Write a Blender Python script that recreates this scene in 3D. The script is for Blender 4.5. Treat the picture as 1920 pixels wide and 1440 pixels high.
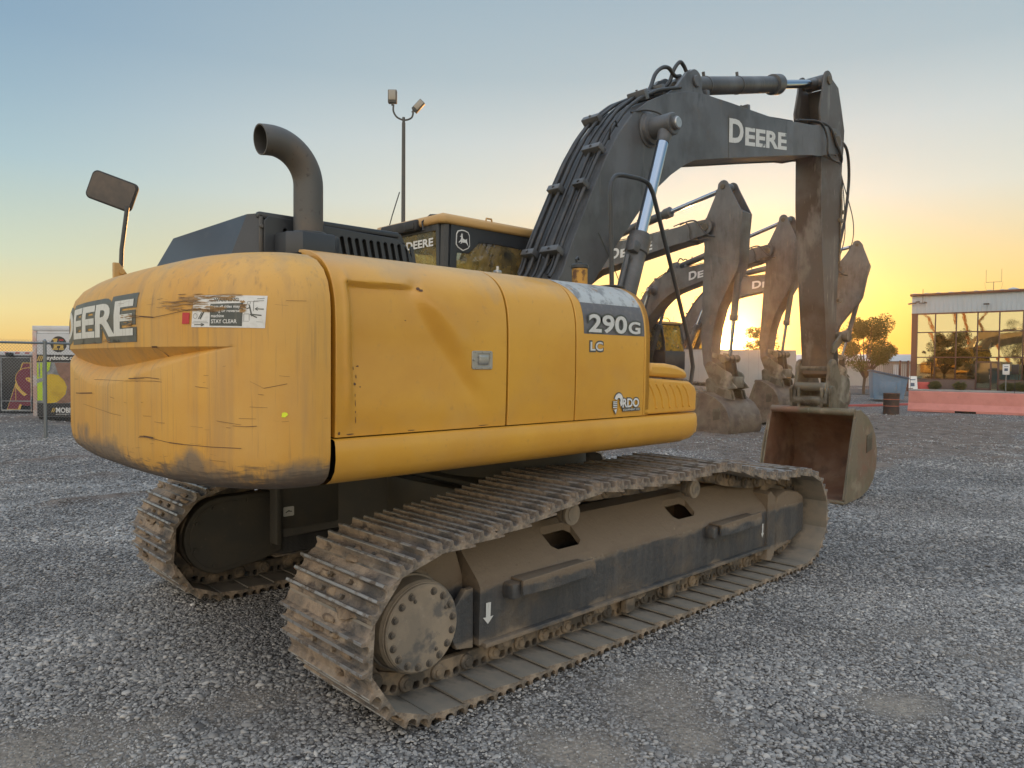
import bpy, bmesh, math, random
import numpy as np
from mathutils import Vector, Matrix, noise as mnoise
R=math.radians; PI=math.pi
random.seed(4); np.random.seed(4)
for o in list(bpy.data.objects): bpy.data.objects.remove(o)
SC=bpy.context.scene; COL=SC.collection

# ---------------- camera ----------------
CX,CY,CZ,YAW,PITCH,ROLL,FPX=-4.3108,-4.557,1.8242,0.8097,-0.0293,0.0082,1369.4867
fw=Vector((math.cos(PITCH)*math.cos(YAW),math.cos(PITCH)*math.sin(YAW),math.sin(PITCH)))
rt=Vector((math.sin(YAW),-math.cos(YAW),0)); up=rt.cross(fw)
r2=rt*math.cos(ROLL)+up*math.sin(ROLL); u2=-rt*math.sin(ROLL)+up*math.cos(ROLL)
cam=bpy.data.cameras.new('camera'); camo=bpy.data.objects.new('camera',cam); COL.objects.link(camo)
camo.matrix_world=Matrix(((r2.x,u2.x,-fw.x,CX),(r2.y,u2.y,-fw.y,CY),(r2.z,u2.z,-fw.z,CZ),(0,0,0,1)))
cam.sensor_width=36; cam.lens=36*FPX/1920; cam.clip_start=.05; cam.clip_end=6000
SC.camera=camo
def at(u,dist,z=None):
    "ground position seen at picture column u (1920 wide), at a forward distance in metres"
    d=fw+r2*((u-960)/FPX); d.z=0
    f=Vector((math.cos(YAW),math.sin(YAW),0)); d*=1/d.dot(f)
    return Vector((CX,CY,0 if z is None else z))+d*dist

# ---------------- sky, sun, exposure ----------------
SUN_AZ=YAW-math.atan((1362-960)/FPX); SUN_EL=R(1.6)
def lin(r,g,b): return tuple(((c/255)/12.92 if c/255<=.04045 else ((c/255+.055)/1.055)**2.4) for c in (r,g,b))
sd=Vector((math.cos(SUN_AZ)*math.cos(SUN_EL),math.sin(SUN_AZ)*math.cos(SUN_EL),math.sin(SUN_EL)))
W=bpy.data.worlds.new('World'); SC.world=W; W.use_nodes=True
nt=W.node_tree; bg=nt.nodes['Background']; NN=nt.nodes; LL=nt.links
sk=NN.new('ShaderNodeTexSky'); sk.sky_type='NISHITA'; sk.sun_disc=False
sk.sun_elevation=SUN_EL; sk.sun_rotation=PI/2-SUN_AZ
sk.air_density=1.0; sk.dust_density=1.2; sk.ozone_density=1.5; sk.altitude=300
def nd(op,a,b=None,c=None,vec=False):
    n=NN.new('ShaderNodeVectorMath' if vec else 'ShaderNodeMath'); n.operation=op
    for i,x in enumerate((a,b,c)):
        if x is None: continue
        if hasattr(x,'links'): LL.new(x,n.inputs[i])
        else: n.inputs[i].default_value=x
    return n.outputs['Value'] if (vec and op in('DOT_PRODUCT','LENGTH')) else n.outputs[0]
tcw=NN.new('ShaderNodeTexCoord'); dirv=nd('NORMALIZE',tcw.outputs['Generated'],vec=True)
sp=NN.new('ShaderNodeSeparateXYZ'); LL.new(dirv,sp.inputs[0])
elev=nd('MULTIPLY',nd('ARCSINE',sp.outputs[2]),180/PI)      # degrees above the horizon
def ramp(pts):
    r=NN.new('ShaderNodeValToRGB'); LL.new(nd('DIVIDE',nd('ADD',elev,2.0),62.0),r.inputs[0]); r.color_ramp.interpolation='EASE' if 0 else 'LINEAR'
    el=r.color_ramp.elements
    while len(el)>1: el.remove(el[-1])
    for i,(e,c) in enumerate(pts):
        p=(e+2)/62.0
        if i==0: el[0].position=p; k=el[0]
        else: k=el.new(p)
        k.color=(*lin(*c),1)
    return r.outputs[0]
far=ramp([(0,(240,188,104)),(1.7,(241,212,138)),(3.2,(240,224,162)),(6.8,(207,219,196)),(10,(186,206,200)),(13,(166,194,204)),(17,(148,178,196)),(21,(134,165,189)),(26,(124,155,182)),(40,(140,163,184)),(60,(150,166,182))])
near=ramp([(0,(244,158,54)),(1.6,(244,174,70)),(4,(238,200,108)),(7.5,(230,212,158)),(12,(216,220,208)),(16.5,(200,210,210)),(21,(172,190,198)),(27,(156,178,192)),(40,(150,168,184)),(60,(150,166,182))])
sunh=(math.cos(SUN_AZ),math.sin(SUN_AZ),0)
hd_=nd('DOT_PRODUCT',nd('NORMALIZE',nd('MULTIPLY',dirv,(1,1,0),vec=True),vec=True),sunh,vec=True)   # cosine of the bearing from the sun
mr=NN.new('ShaderNodeMapRange'); mr.interpolation_type='SMOOTHSTEP'; LL.new(hd_,mr.inputs[0]); mr.inputs[1].default_value=math.cos(R(56)); mr.inputs[2].default_value=math.cos(R(6))
mx=NN.new('ShaderNodeMix'); mx.data_type='RGBA'; LL.new(mr.outputs[0],mx.inputs[0]); LL.new(far,mx.inputs[6]); LL.new(near,mx.inputs[7])
# the sun's own glow
ang=nd('MULTIPLY',nd('ARCCOSINE',nd('DOT_PRODUCT',dirv,tuple(sd),vec=True)),180/PI)
g1=nd('EXPONENT',nd('MULTIPLY',nd('POWER',nd('DIVIDE',ang,6.0),1.5),-1)); g2=nd('EXPONENT',nd('MULTIPLY',nd('POWER',nd('DIVIDE',ang,1.5),1.2),-1))
gl1=nd('SCALE',(1.0,.62,.06),None,None,vec=True); gl1.node.inputs['Scale'].default_value=1; LL.new(g1,gl1.node.inputs['Scale'])
gl2=nd('SCALE',(9.0,6.0,2.2),None,None,vec=True); LL.new(g2,gl2.node.inputs['Scale'])
g3=NN.new('ShaderNodeMapRange'); g3.interpolation_type='SMOOTHSTEP'; LL.new(ang,g3.inputs[0]); g3.inputs[1].default_value=.75; g3.inputs[2].default_value=.45; g3.inputs[3].default_value=0; g3.inputs[4].default_value=1
gl3=nd('SCALE',(30.0,20.0,7.0),None,None,vec=True); LL.new(g3.outputs[0],gl3.node.inputs['Scale'])
gl2=nd('ADD',gl2,gl3,vec=True)
gsum=nd('ADD',nd('ADD',nd('MULTIPLY',gl1,(.85,.80,.7),vec=True),gl2,vec=True),mx.outputs[2],vec=True)
# the eastern half, behind the photographer, is brightened beyond dusk as added fill light
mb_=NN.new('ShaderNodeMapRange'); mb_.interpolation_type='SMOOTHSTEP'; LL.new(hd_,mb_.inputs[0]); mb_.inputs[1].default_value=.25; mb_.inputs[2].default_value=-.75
east_fill=NN.new('ShaderNodeMix'); east_fill.data_type='RGBA'; LL.new(mb_.outputs[0],east_fill.inputs[0]); east_fill.inputs[6].default_value=(1,1,1,1); east_fill.inputs[7].default_value=(3.1,2.75,2.55,1)
zen_fill=NN.new('ShaderNodeMapRange'); zen_fill.interpolation_type='SMOOTHSTEP'; LL.new(elev,zen_fill.inputs[0]); zen_fill.inputs[1].default_value=28; zen_fill.inputs[2].default_value=58; zen_fill.inputs[3].default_value=1; zen_fill.inputs[4].default_value=2.2  # zenith above the view is raised too, as added fill light
gs2=nd('SCALE',gsum,vec=True); LL.new(zen_fill.outputs[0],gs2.node.inputs['Scale'])
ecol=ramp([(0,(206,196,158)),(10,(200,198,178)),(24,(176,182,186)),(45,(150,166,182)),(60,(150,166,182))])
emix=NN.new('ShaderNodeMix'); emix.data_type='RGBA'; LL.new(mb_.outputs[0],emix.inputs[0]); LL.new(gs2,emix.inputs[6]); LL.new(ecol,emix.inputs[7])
cust=nd('MULTIPLY',emix.outputs[2],east_fill.outputs[2],vec=True)
# blend with the physical sky
nsh=nd('MULTIPLY',sk.outputs[0],(.12,.12,.12),vec=True)
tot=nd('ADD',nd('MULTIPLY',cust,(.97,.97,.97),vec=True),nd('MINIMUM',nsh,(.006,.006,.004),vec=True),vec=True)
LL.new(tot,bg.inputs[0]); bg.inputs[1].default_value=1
sl=bpy.data.lights.new('sun','SUN'); sl.energy=3.5; sl.angle=R(.5); sl.color=(1,.50,.17)
so=bpy.data.objects.new('sun',sl); COL.objects.link(so)
so.rotation_euler=sd.to_track_quat('Z','Y').to_euler()
SC.view_settings.view_transform='Standard'; SC.view_settings.look='None'; SC.view_settings.gamma=1
SC.view_settings.use_curve_mapping=False; SC.view_settings.exposure=.12
SC.render.engine='CYCLES'

# ---------------- materials ----------------
def lay(col,scale,lo,hi,st=(1,1,1),amt=1.0,det=6,w=0,mask=None,rough=None): return (col,scale,lo,hi,st,amt,det,w,mask,rough)
def mat(name,base,rough=.5,metal=0,layers=(),bump=(),coat=0,spec=.5,coord='Object'):
    m=bpy.data.materials.new(name); m.use_nodes=True; t=m.node_tree; N=t.nodes; L=t.links
    b=N['Principled BSDF']; b.inputs['Roughness'].default_value=rough; b.inputs['Metallic'].default_value=metal
    b.inputs['Specular IOR Level'].default_value=spec; b.inputs['Coat Weight'].default_value=coat
    tc=N.new('ShaderNodeTexCoord'); co=tc.outputs[coord]
    def mapped(st):
        if tuple(st)==(1,1,1): return co
        mp=N.new('ShaderNodeVectorMath'); mp.operation='MULTIPLY'; L.new(co,mp.inputs[0]); mp.inputs[1].default_value=st; return mp.outputs[0]
    def ns(scale,st,det,w):
        n=N.new('ShaderNodeTexNoise'); n.noise_dimensions='4D'; n.inputs['W'].default_value=w; n.inputs['Scale'].default_value=scale; n.inputs['Detail'].default_value=det
        n.inputs['Roughness'].default_value=.6
        L.new(mapped(st),n.inputs['Vector']); return n.outputs['Fac']
    cur=None; rc=None
    for (col,scale,lo,hi,st,amt,det,w,mask,rg) in layers:
        f=ns(scale,st,det,w)
        if mask is not None:   # mask=(axis, v0, v1): weight rising from 0 at v0 to 1 at v1 along an object axis
            sp=N.new('ShaderNodeSeparateXYZ'); L.new(co,sp.inputs[0])
            mr=N.new('ShaderNodeMapRange'); L.new(sp.outputs[mask[0]],mr.inputs[0]); mr.inputs[1].default_value=mask[1]; mr.inputs[2].default_value=mask[2]
            mr.inputs[3].default_value=-.35; mr.inputs[4].default_value=.35
            ad=N.new('ShaderNodeMath'); ad.operation='ADD'; L.new(f,ad.inputs[0]); L.new(mr.outputs[0],ad.inputs[1]); f=ad.outputs[0]
        mr=N.new('ShaderNodeMapRange'); L.new(f,mr.inputs[0]); mr.inputs[1].default_value=lo; mr.inputs[2].default_value=hi; mr.inputs[4].default_value=amt
        mx=N.new('ShaderNodeMix'); mx.data_type='RGBA'; L.new(mr.outputs[0],mx.inputs[0])
        if cur: L.new(cur,mx.inputs[6])
        else: mx.inputs[6].default_value=(*base,1)
        mx.inputs[7].default_value=(*col,1); cur=mx.outputs[2]
        if rg is not None:
            mf=N.new('ShaderNodeMix'); L.new(mr.outputs[0],mf.inputs[0])
            if rc: L.new(rc,mf.inputs[2])
            else: mf.inputs[2].default_value=rough
            mf.inputs[3].default_value=rg; rc=mf.outputs[0]
    if rc: L.new(rc,b.inputs['Roughness'])
    if cur: L.new(cur,b.inputs['Base Color'])
    else: b.inputs['Base Color'].default_value=(*base,1)
    last=None
    for (scale,strength,dist,st) in bump:
        bp=N.new('ShaderNodeBump'); bp.inputs['Strength'].default_value=strength; bp.inputs['Distance'].default_value=dist
        L.new(ns(scale,st,5,3.3),bp.inputs['Height'])
        if last: L.new(last,bp.inputs['Normal'])
        last=bp.outputs[0]
    if last: L.new(last,b.inputs['Normal'])
    return m
Y0=(.66,.345,.040); DUST=(.42,.30,.17)
MT={}
MT['yellow']=mat('yellow_paint',Y0,.36,layers=[
  lay((.56,.27,.03),1.1,.42,.66,w=1),
  lay(DUST,2.3,.50,.75,(1,1,1),.22,w=2,rough=.7), lay(DUST,3,.45,.62,(1,1,.6),.55,w=8,mask=(2,2.05,2.6),rough=.75),
  lay((.40,.22,.06),26,.60,.72,(1,1,.8),.45,w=4), lay((.12,.06,.03),60,.745,.77,w=5,amt=.8)],
  bump=[(2.2,.25,.02,(1,1,1)),(160,.05,.002,(1,1,1))],coat=.3)
MT['yellow_cw']=mat('yellow_counterweight',(.65,.35,.065),.5,layers=[
  lay((.58,.27,.035),1.3,.45,.7,w=1), lay((.50,.34,.17),2,.45,.8,(1,1,.5),.5,w=2,rough=.7),
  lay((.36,.22,.10),9,.50,.72,(1,1,.06),.65,w=3), lay((.22,.14,.08),34,.56,.70,(1,1,.035),.50,w=6), lay((.20,.13,.08),75,.60,.72,(1,1,.03),.35,w=26),
  lay((.45,.33,.19),3,.5,.7,w=9,amt=.8,mask=(2,2.0,2.5),rough=.8),
  lay((.17,.14,.11),2.4,.50,.64,(1,1,1.2),.85,w=12,mask=(2,1.60,1.14),rough=.65), lay((.13,.115,.10),26,.48,.66,(1,1,.08),.75,w=22,mask=(2,1.48,1.16)),
  lay((.10,.075,.06),22,.55,.68,(.4,.4,3),.7,w=13,mask=(2,1.50,1.18)),
  lay((.16,.09,.045),70,.71,.74,(.12,.12,1.6),.7,w=7), lay((.12,.06,.03),50,.74,.77,w=5,amt=.8)],
  bump=[(2.5,.3,.012,(1,1,1)),(60,.08,.002,(1,1,.1))])
MT['black']=mat('faded_black_paint',(.092,.095,.102),.40,layers=[
  lay((.058,.06,.064),.9,.45,.56,w=2), lay((.13,.14,.155),1.5,.50,.60,(1.6,1,.7),.5,w=4,det=5), lay((.05,.045,.042),1.9,.55,.66,(1,1,1),.6,w=14,det=5), lay((.20,.19,.17),16,.60,.72,(1,1,.12),.45,w=18), lay((.03,.028,.027),6,.60,.68,(1,1,.3),.6,w=19), lay((.12,.125,.13),4,.5,.75,(1,1,1),.5,w=15),
  lay((.16,.125,.09),4.5,.60,.8,w=5,amt=.6,rough=.8), lay((.02,.02,.02),34,.67,.71,w=6,amt=.7)],
  bump=[(5,.12,.01,(1,1,1)),(120,.06,.002,(1,1,1))])
MT['arm']=mat('scuffed_arm_paint',(.085,.082,.08),.5,layers=[
  lay((.055,.042,.036),1.3,.44,.55,w=3), lay((.22,.215,.205),3.0,.55,.66,(1.8,1,.35),.75,w=4,det=5), lay((.34,.33,.30),20,.62,.70,(1,1,.15),.6,w=14),
  lay((.16,.11,.07),3,.5,.8,w=5,amt=.7,mask=(2,3.2,1.6),rough=.8), lay((.03,.025,.02),30,.66,.7,w=6,amt=.7)],
  bump=[(5,.12,.01,(1,1,1)),(120,.06,.002,(1,1,1))])
MT['hood']=mat('black_hood_paint',(.034,.039,.047),.38,layers=[lay((.06,.065,.075),1.6,.45,.75,w=1,amt=.8), lay((.16,.14,.12),5,.6,.85,amt=.5,w=2)],bump=[(100,.05,.002,(1,1,1))])
MT['cabblack']=mat('cab_black_paint',(.03,.034,.04),.4,layers=[lay((.08,.08,.075),3,.5,.8,amt=.5)])
MT['rubber']=mat('black_rubber',(.022,.022,.024),.6,layers=[lay((.09,.075,.06),9,.52,.75,amt=.6)])
MT['hose']=mat('hydraulic_hose',(.03,.031,.034),.45,layers=[lay((.10,.09,.08),7,.5,.75,amt=.6)])
MT['chrome']=mat('chromed_rod',(.36,.42,.50),.16,1,layers=[lay((.3,.28,.26),30,.66,.72,(1,1,.3),.6)])
MT['dark']=mat('dark_underside',(.03,.026,.022),.8,layers=[lay((.10,.075,.05),4,.45,.75,amt=.8)])
MT['gap']=mat('dark_gap',(.006,.006,.006),.9)
MT['pipe']=mat('exhaust_steel',(.10,.098,.095),.55,.3,layers=[lay((.16,.115,.08),5,.45,.75,amt=.7), lay((.04,.035,.035),30,.6,.7,amt=.8)],bump=[(60,.1,.003,(1,1,1))])
DIRT=(.225,.18,.135)
MT['frame']=mat('dusty_frame',(.06,.062,.066),.45,layers=[
  lay((.12,.115,.11),14,.45,.75,(1,1,.05),.8,w=2), lay((.19,.145,.10),3,.5,.75,w=5,amt=.7),
  lay(DIRT,2.5,.36,.52,(1,1,1),.92,w=4,mask=(2,.48,.66),rough=.95), lay(DIRT,3.5,.50,.62,w=7,amt=.9,mask=(2,.36,.16),rough=.95), lay((.20,.15,.105),4,.50,.66,w=31,amt=.6,mask=(2,.50,.60)), lay((.34,.275,.20),2.6,.52,.72,w=33,amt=.6,mask=(2,.50,.62)), lay((.16,.12,.085),22,.60,.68,w=34,amt=.7,mask=(2,.50,.58)),
  lay((.12,.085,.055),40,.62,.7,amt=.6,w=9)],bump=[(9,.5,.025,(1,1,1)),(45,.55,.010,(1,1,1))])
MT['shoe']=mat('muddy_track_shoe',(.085,.078,.072),.72,layers=[
  lay((.36,.275,.20),3.2,.38,.58,w=2,amt=.95,rough=.95), lay((.47,.385,.29),8,.52,.72,w=3,amt=.8), lay((.06,.048,.042),9,.55,.66,w=4,amt=.8), lay((.20,.10,.05),6,.62,.75,amt=.5,w=8)],
  bump=[(14,.9,.03,(1,1,1)),(70,.7,.010,(1,1,1))])
MT['shoein']=mat('packed_dirt_steel',(.19,.175,.15),.75,layers=[lay((.29,.24,.185),4,.4,.62,amt=.9), lay((.06,.06,.058),5,.55,.68,w=5,amt=.8), lay((.27,.20,.13),12,.6,.75,w=6,amt=.6)],bump=[(30,.3,.006,(1,1,1))])
MT['worn']=mat('worn_steel_edge',(.34,.335,.33),.42,.55,layers=[lay((.14,.11,.085),14,.5,.62,amt=.9,rough=.8)],bump=[(60,.3,.004,(1,1,1))])
MT['hub']=mat('dusty_hub',(.22,.185,.145),.75,layers=[lay((.33,.265,.195),4,.42,.6,amt=.9), lay((.11,.105,.10),5,.54,.60,w=3,amt=.85), lay((.42,.36,.29),14,.6,.75,w=7,amt=.6)],bump=[(40,.3,.005,(1,1,1))])
MT['link']=mat('greasy_chain_link',(.08,.07,.06),.6,layers=[lay((.31,.24,.17),6,.44,.62,amt=.9,rough=.95)],bump=[(30,.4,.008,(1,1,1))])
MT['bucket']=mat('rusty_bucket',(.17,.14,.095),.6,layers=[lay((.19,.10,.065),2.2,.47,.62,w=1), lay((.29,.25,.18),3.2,.54,.68,w=3,amt=.75), lay((.11,.105,.06),2.6,.50,.64,w=4,amt=.8), lay((.06,.045,.035),18,.60,.70,w=9,amt=.7), lay((.34,.31,.27),14,.62,.7,(1,1,.3),.6,w=5)],bump=[(12,.25,.01,(1,1,1)),(60,.15,.003,(1,1,1))])
MT['bucketin']=mat('flare_lit_rusty_inside',(.16,.078,.045),.7,layers=[lay((.25,.165,.11),2,.48,.68,amt=.8), lay((.07,.04,.03),5,.5,.7,w=3,amt=.8)],bump=[(20,.2,.008,(1,1,1))])  # rust, with the reddish flare light put into the colour
MT['bucketdark']=mat('worn_dark_bucket',(.15,.115,.085),.65,layers=[lay((.09,.065,.05),3,.45,.62,w=1), lay((.24,.20,.15),4,.52,.7,w=3,amt=.7)],bump=[(12,.25,.01,(1,1,1))])
MT['linkage']=mat('scraped_linkage',(.13,.115,.085),.6,layers=[lay((.075,.06,.04),3,.47,.55,w=2), lay((.34,.32,.27),2.6,.52,.70,amt=.75,w=3,det=6)],bump=[(20,.2,.006,(1,1,1))])
MT['white']=mat('white_vinyl',(.72,.72,.70),.5,layers=[lay((.45,.42,.36),20,.52,.75,amt=.6)])
MT['lettwhite']=mat('worn_white_letters',(.62,.63,.62),.5,layers=[lay((.33,.31,.28),60,.56,.68,(1,1,.3),.7), lay((.10,.105,.11),3.2,.60,.62,w=11,amt=.85)])
MT['lettcw']=mat('dusty_white_letters',(.66,.66,.61),.55,layers=[lay((.40,.38,.33),70,.5,.7,(1,1,.15),.6)])
MT['lettdark']=mat('dark_letter_outline',(.075,.085,.08),.5,layers=[lay((.17,.16,.13),40,.5,.75,(1,1,.15),.6)])
MT['panelgrey']=mat('grey_model_panel',(.12,.12,.13),.5,layers=[lay((.22,.21,.20),26,.5,.7,amt=.5)])
MT['scrapesilver']=mat('scraped_bare_metal',(.50,.51,.50),.45,.3,layers=[lay((.20,.20,.20),14,.5,.6,(1,.5,1),.8), lay((.36,.20,.09),9,.6,.68,w=3,amt=.9)])
MT['scrape']=mat('tan_scrape',(.36,.215,.09),.8,layers=[lay((.15,.09,.045),40,.5,.6,(.15,.15,2),.9), lay((.48,.33,.17),30,.58,.68,(.15,.15,2),.8,w=3)])
MT['scratch']=mat('dark_scratch',(.11,.06,.035),.8)
MT['red']=mat('red_reflector',(.50,.02,.035),.35)
MT['lime']=mat('lime_paint_mark',(.75,.85,.04),.6)
MT['steel']=mat('bright_steel_latch',(.42,.42,.42),.35,.8,layers=[lay((.2,.19,.18),30,.55,.7,amt=.6)])
MT['rustyellow']=mat('rusty_yellow_pipe',(.50,.27,.05),.6,layers=[lay((.11,.05,.025),14,.48,.56,amt=.95)])
MT['mirror']=mat('mirror_back',(.045,.038,.038),.35,layers=[lay((.17,.12,.09),6,.45,.75,amt=.6)])
MT['galv']=mat('galvanised_steel',(.22,.24,.25),.5,.6)
def glass(name,tint,dirt,amt,rough=.03):
    m=bpy.data.materials.new(name); m.use_nodes=True; t=m.node_tree; N=t.nodes; L=t.links; N.remove(N['Principled BSDF'])
    o=N['Material Output']; tr=N.new('ShaderNodeBsdfTransparent'); tr.inputs[0].default_value=(*tint,1)
    g=N.new('ShaderNodeBsdfGlossy'); g.inputs['Roughness'].default_value=rough
    fr=N.new('ShaderNodeFresnel'); fr.inputs[0].default_value=1.5
    a=N.new('ShaderNodeMixShader'); L.new(fr.outputs[0],a.inputs[0]); L.new(tr.outputs[0],a.inputs[1]); L.new(g.outputs[0],a.inputs[2])
    d=N.new('ShaderNodeBsdfDiffuse'); d.inputs[0].default_value=(*dirt,1); tl=N.new('ShaderNodeBsdfTranslucent'); tl.inputs[0].default_value=(*dirt,1)
    dm=N.new('ShaderNodeMixShader'); dm.inputs[0].default_value=.8; L.new(d.outputs[0],dm.inputs[1]); L.new(tl.outputs[0],dm.inputs[2])
    n=N.new('ShaderNodeTexNoise'); n.inputs['Scale'].default_value=7; n.inputs['Detail'].default_value=8
    tc=N.new('ShaderNodeTexCoord'); L.new(tc.outputs['Object'],n.inputs['Vector'])
    mr=N.new('ShaderNodeMapRange'); mr.inputs[1].default_value=.3; mr.inputs[2].default_value=.75; mr.inputs[4].default_value=amt; L.new(n.outputs['Fac'],mr.inputs[0])
    b=N.new('ShaderNodeMixShader'); L.new(mr.outputs[0],b.inputs[0]); L.new(a.outputs[0],b.inputs[1]); L.new(dm.outputs[0],b.inputs[2]); L.new(b.outputs[0],o.inputs[0])
    return m
MT['glass']=glass('dusty_cab_glass',(.88,.93,.88),(.90,.70,.28),.62)

MT['goldglass']=glass('sun_gold_dusty_glass',(.95,.92,.75),(1.0,.70,.16),1.6)  # gold of the low sun behind is put into the dust colour
MT['mud']=mat('caked_mud',(.30,.225,.155),.95,layers=[lay((.12,.085,.06),7,.45,.62,amt=.85), lay((.44,.36,.27),14,.55,.75,w=3,amt=.6)],bump=[(30,.8,.02,(1,1,1))])
# ---------------- mesh helpers ----------------
class MB:
    "collects shapes into one mesh"
    def __init__(s): s.v=[]; s.f=[]; s.m=[]
    def add(s,V,F,mi=0,M=None):
        b=len(s.v)
        if M is not None: V=[M@Vector(v) for v in V]
        s.v+= [tuple(v) for v in V]; s.f+=[tuple(b+i for i in f) for f in F]
        s.m+= (list(mi) if isinstance(mi,(list,tuple)) else [mi]*len(F)); return s
    def bm(s,bm,mi=0,M=None):
        bm.verts.index_update(); V=[v.co.copy() for v in bm.verts]; F=[[v.index for v in f.verts] for f in bm.faces]
        bm.free(); return s.add(V,F,mi,M)
    def box(s,x0,x1,y0,y1,z0,z1,bev=0,mi=0,M=None,seg=2):
        bm=bmesh.new(); bmesh.ops.create_cube(bm,size=1)
        for v in bm.verts: v.co=Vector(((x0+x1)/2+v.co.x*(x1-x0),(y0+y1)/2+v.co.y*(y1-y0),(z0+z1)/2+v.co.z*(z1-z0)))
        if bev: bmesh.ops.bevel(bm,geom=list(bm.edges),offset=bev,segments=seg,affect='EDGES',profile=.5)
        return s.bm(bm,mi,M)
    def plate(s,pts,y0,y1,bev=0,holes=(),mi=0,M=None,axis='y'):
        "outline in (a,b) extruded between two values of the third axis"
        me=plate_mesh(pts,abs(y1-y0),bev,holes); c=(y0+y1)/2
        V=[]
        for v in me.vertices:
            a,b,t=v.co
            V.append({'y':(a,c-t,b),'z':(a,b,c+t),'x':(c+t,a,b)}[axis])
        F=[tuple(p.vertices) for p in me.polygons]; bpy.data.meshes.remove(me)
        return s.add(V,F,mi,M)
    def tube(s,P,r,n=10,cap=True,mi=0,M=None,closed=False):
        P=[Vector(p) for p in P]; k=len(P); rr=r if isinstance(r,(list,tuple)) else [r]*k
        V=[];F=[]; T=[]
        for i in range(k):
            if closed: t=P[(i+1)%k]-P[i-1]
            else: t=P[min(i+1,k-1)]-P[max(i-1,0)]
            T.append(t.normalized())
        a=Vector((0,0,1)) if abs(T[0].z)<.9 else Vector((1,0,0))
        nrm=T[0].cross(a).normalized()
        for i in range(k):
            nrm=(nrm-T[i]*nrm.dot(T[i])).normalized(); bn=T[i].cross(nrm)
            for j in range(n):
                q=2*PI*j/n; V.append(P[i]+(nrm*math.cos(q)+bn*math.sin(q))*rr[i])
        for i in range(k if closed else k-1):
            for j in range(n):
                a0=i*n+j; a1=i*n+(j+1)%n; i2=(i+1)%k; b0=i2*n+j; b1=i2*n+(j+1)%n; F.append((a0,a1,b1,b0))
        if cap and not closed: F.append(tuple(range(n))[::-1]); F.append(tuple((k-1)*n+j for j in range(n)))
        return s.add(V,F,mi,M)
    def lathe(s,prof,A,B,n=24,mi=0,M=None):
        "profile [(t along A->B in metres, radius)]"
        A=Vector(A); d=(Vector(B)-A).normalized(); a=Vector((0,0,1)) if abs(d.z)<.9 else Vector((1,0,0)); u=d.cross(a).normalized(); w=d.cross(u)
        V=[];F=[]
        for t,r in prof:
            for j in range(n):
                q=2*PI*j/n; V.append(A+d*t+(u*math.cos(q)+w*math.sin(q))*r)
        for i in range(len(prof)-1):
            for j in range(n): F.append((i*n+j,i*n+(j+1)%n,(i+1)*n+(j+1)%n,(i+1)*n+j))
        F.append(tuple(range(n))[::-1]); F.append(tuple((len(prof)-1)*n+j for j in range(n)))
        return s.add(V,F,mi,M)
    def cyl(s,A,B,r,n=20,bev=.0,mi=0,M=None):
        L=(Vector(B)-Vector(A)).length
        pr=[(0,r),(L,r)] if not bev else [(0,r-bev),(bev,r),(L-bev,r),(L,r-bev)]
        return s.lathe(pr,A,B,n,mi,M)
    def grid(s,fn,nu,nv,mi=0,M=None,closed=False):
        V=[fn(i/(nu),j/(nv)) for i in range(nu+1) for j in range(nv+1)]
        F=[(i*(nv+1)+j,(i+1)*(nv+1)+j,(i+1)*(nv+1)+j+1,i*(nv+1)+j+1) for i in range(nu) for j in range(nv)]
        return s.add(V,F,mi,M)
    def mesh(s,name,mats,ang=35,fixn=True):
        me=bpy.data.meshes.new(name); me.from_pydata(s.v,[],s.f)
        for m in mats: me.materials.append(m)
        if len(mats)>1: me.polygons.foreach_set('material_index',s.m)
        if fixn:
            bm=bmesh.new(); bm.from_mesh(me); bmesh.ops.recalc_face_normals(bm,faces=list(bm.faces)); bm.to_mesh(me); bm.free()
        me.polygons.foreach_set('use_smooth',[True]*len(me.polygons)); me.update()
        try: me.set_sharp_from_angle(angle=R(ang))
        except Exception: pass
        return me
def plate_mesh(pts,th,bev,holes=()):
    cu=bpy.data.curves.new('outline','CURVE'); cu.dimensions='2D'; cu.fill_mode='BOTH'; cu.extrude=max(th/2-bev,0.0005); cu.bevel_depth=bev; cu.bevel_resolution=1; cu.offset=-bev
    for P in [pts]+list(holes):
        sp=cu.splines.new('POLY'); sp.points.add(len(P)-1)
        for q,p in zip(sp.points,P): q.co=(p[0],p[1],0,1)
        sp.use_cyclic_u=True
    ob=bpy.data.objects.new('outline',cu); me=bpy.data.meshes.new_from_object(ob)
    bpy.data.objects.remove(ob); bpy.data.curves.remove(cu); return me
def crom(P,n=8,closed=False):
    P=[Vector(p) for p in P]
    Q=[P[-1]]+P+[P[0],P[1]] if closed else [2*P[0]-P[1]]+P+[2*P[-1]-P[-2]]
    o=[]
    for i in range(1,len(Q)-2):
        a,b,c,d=Q[i-1:i+3]
        for k in range(n):
            t=k/n; o.append(.5*((2*b)+(-a+c)*t+(2*a-5*b+4*c-d)*t*t+(-a+3*b-3*c+d)*t**3))
    if not closed: o.append(Q[-2])
    return o
def arc(cx,cy,r,a0,a1,n=10): return [(cx+r*math.cos(R(a0+(a1-a0)*i/n)),cy+r*math.sin(R(a0+(a1-a0)*i/n))) for i in range(n+1)]
def rrect(x0,y0,x1,y1,r,n=4): return arc(x1-r,y1-r,r,0,90,n)+arc(x0+r,y1-r,r,90,180,n)+arc(x0+r,y0+r,r,180,270,n)+arc(x1-r,y0+r,r,270,360,n)
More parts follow.
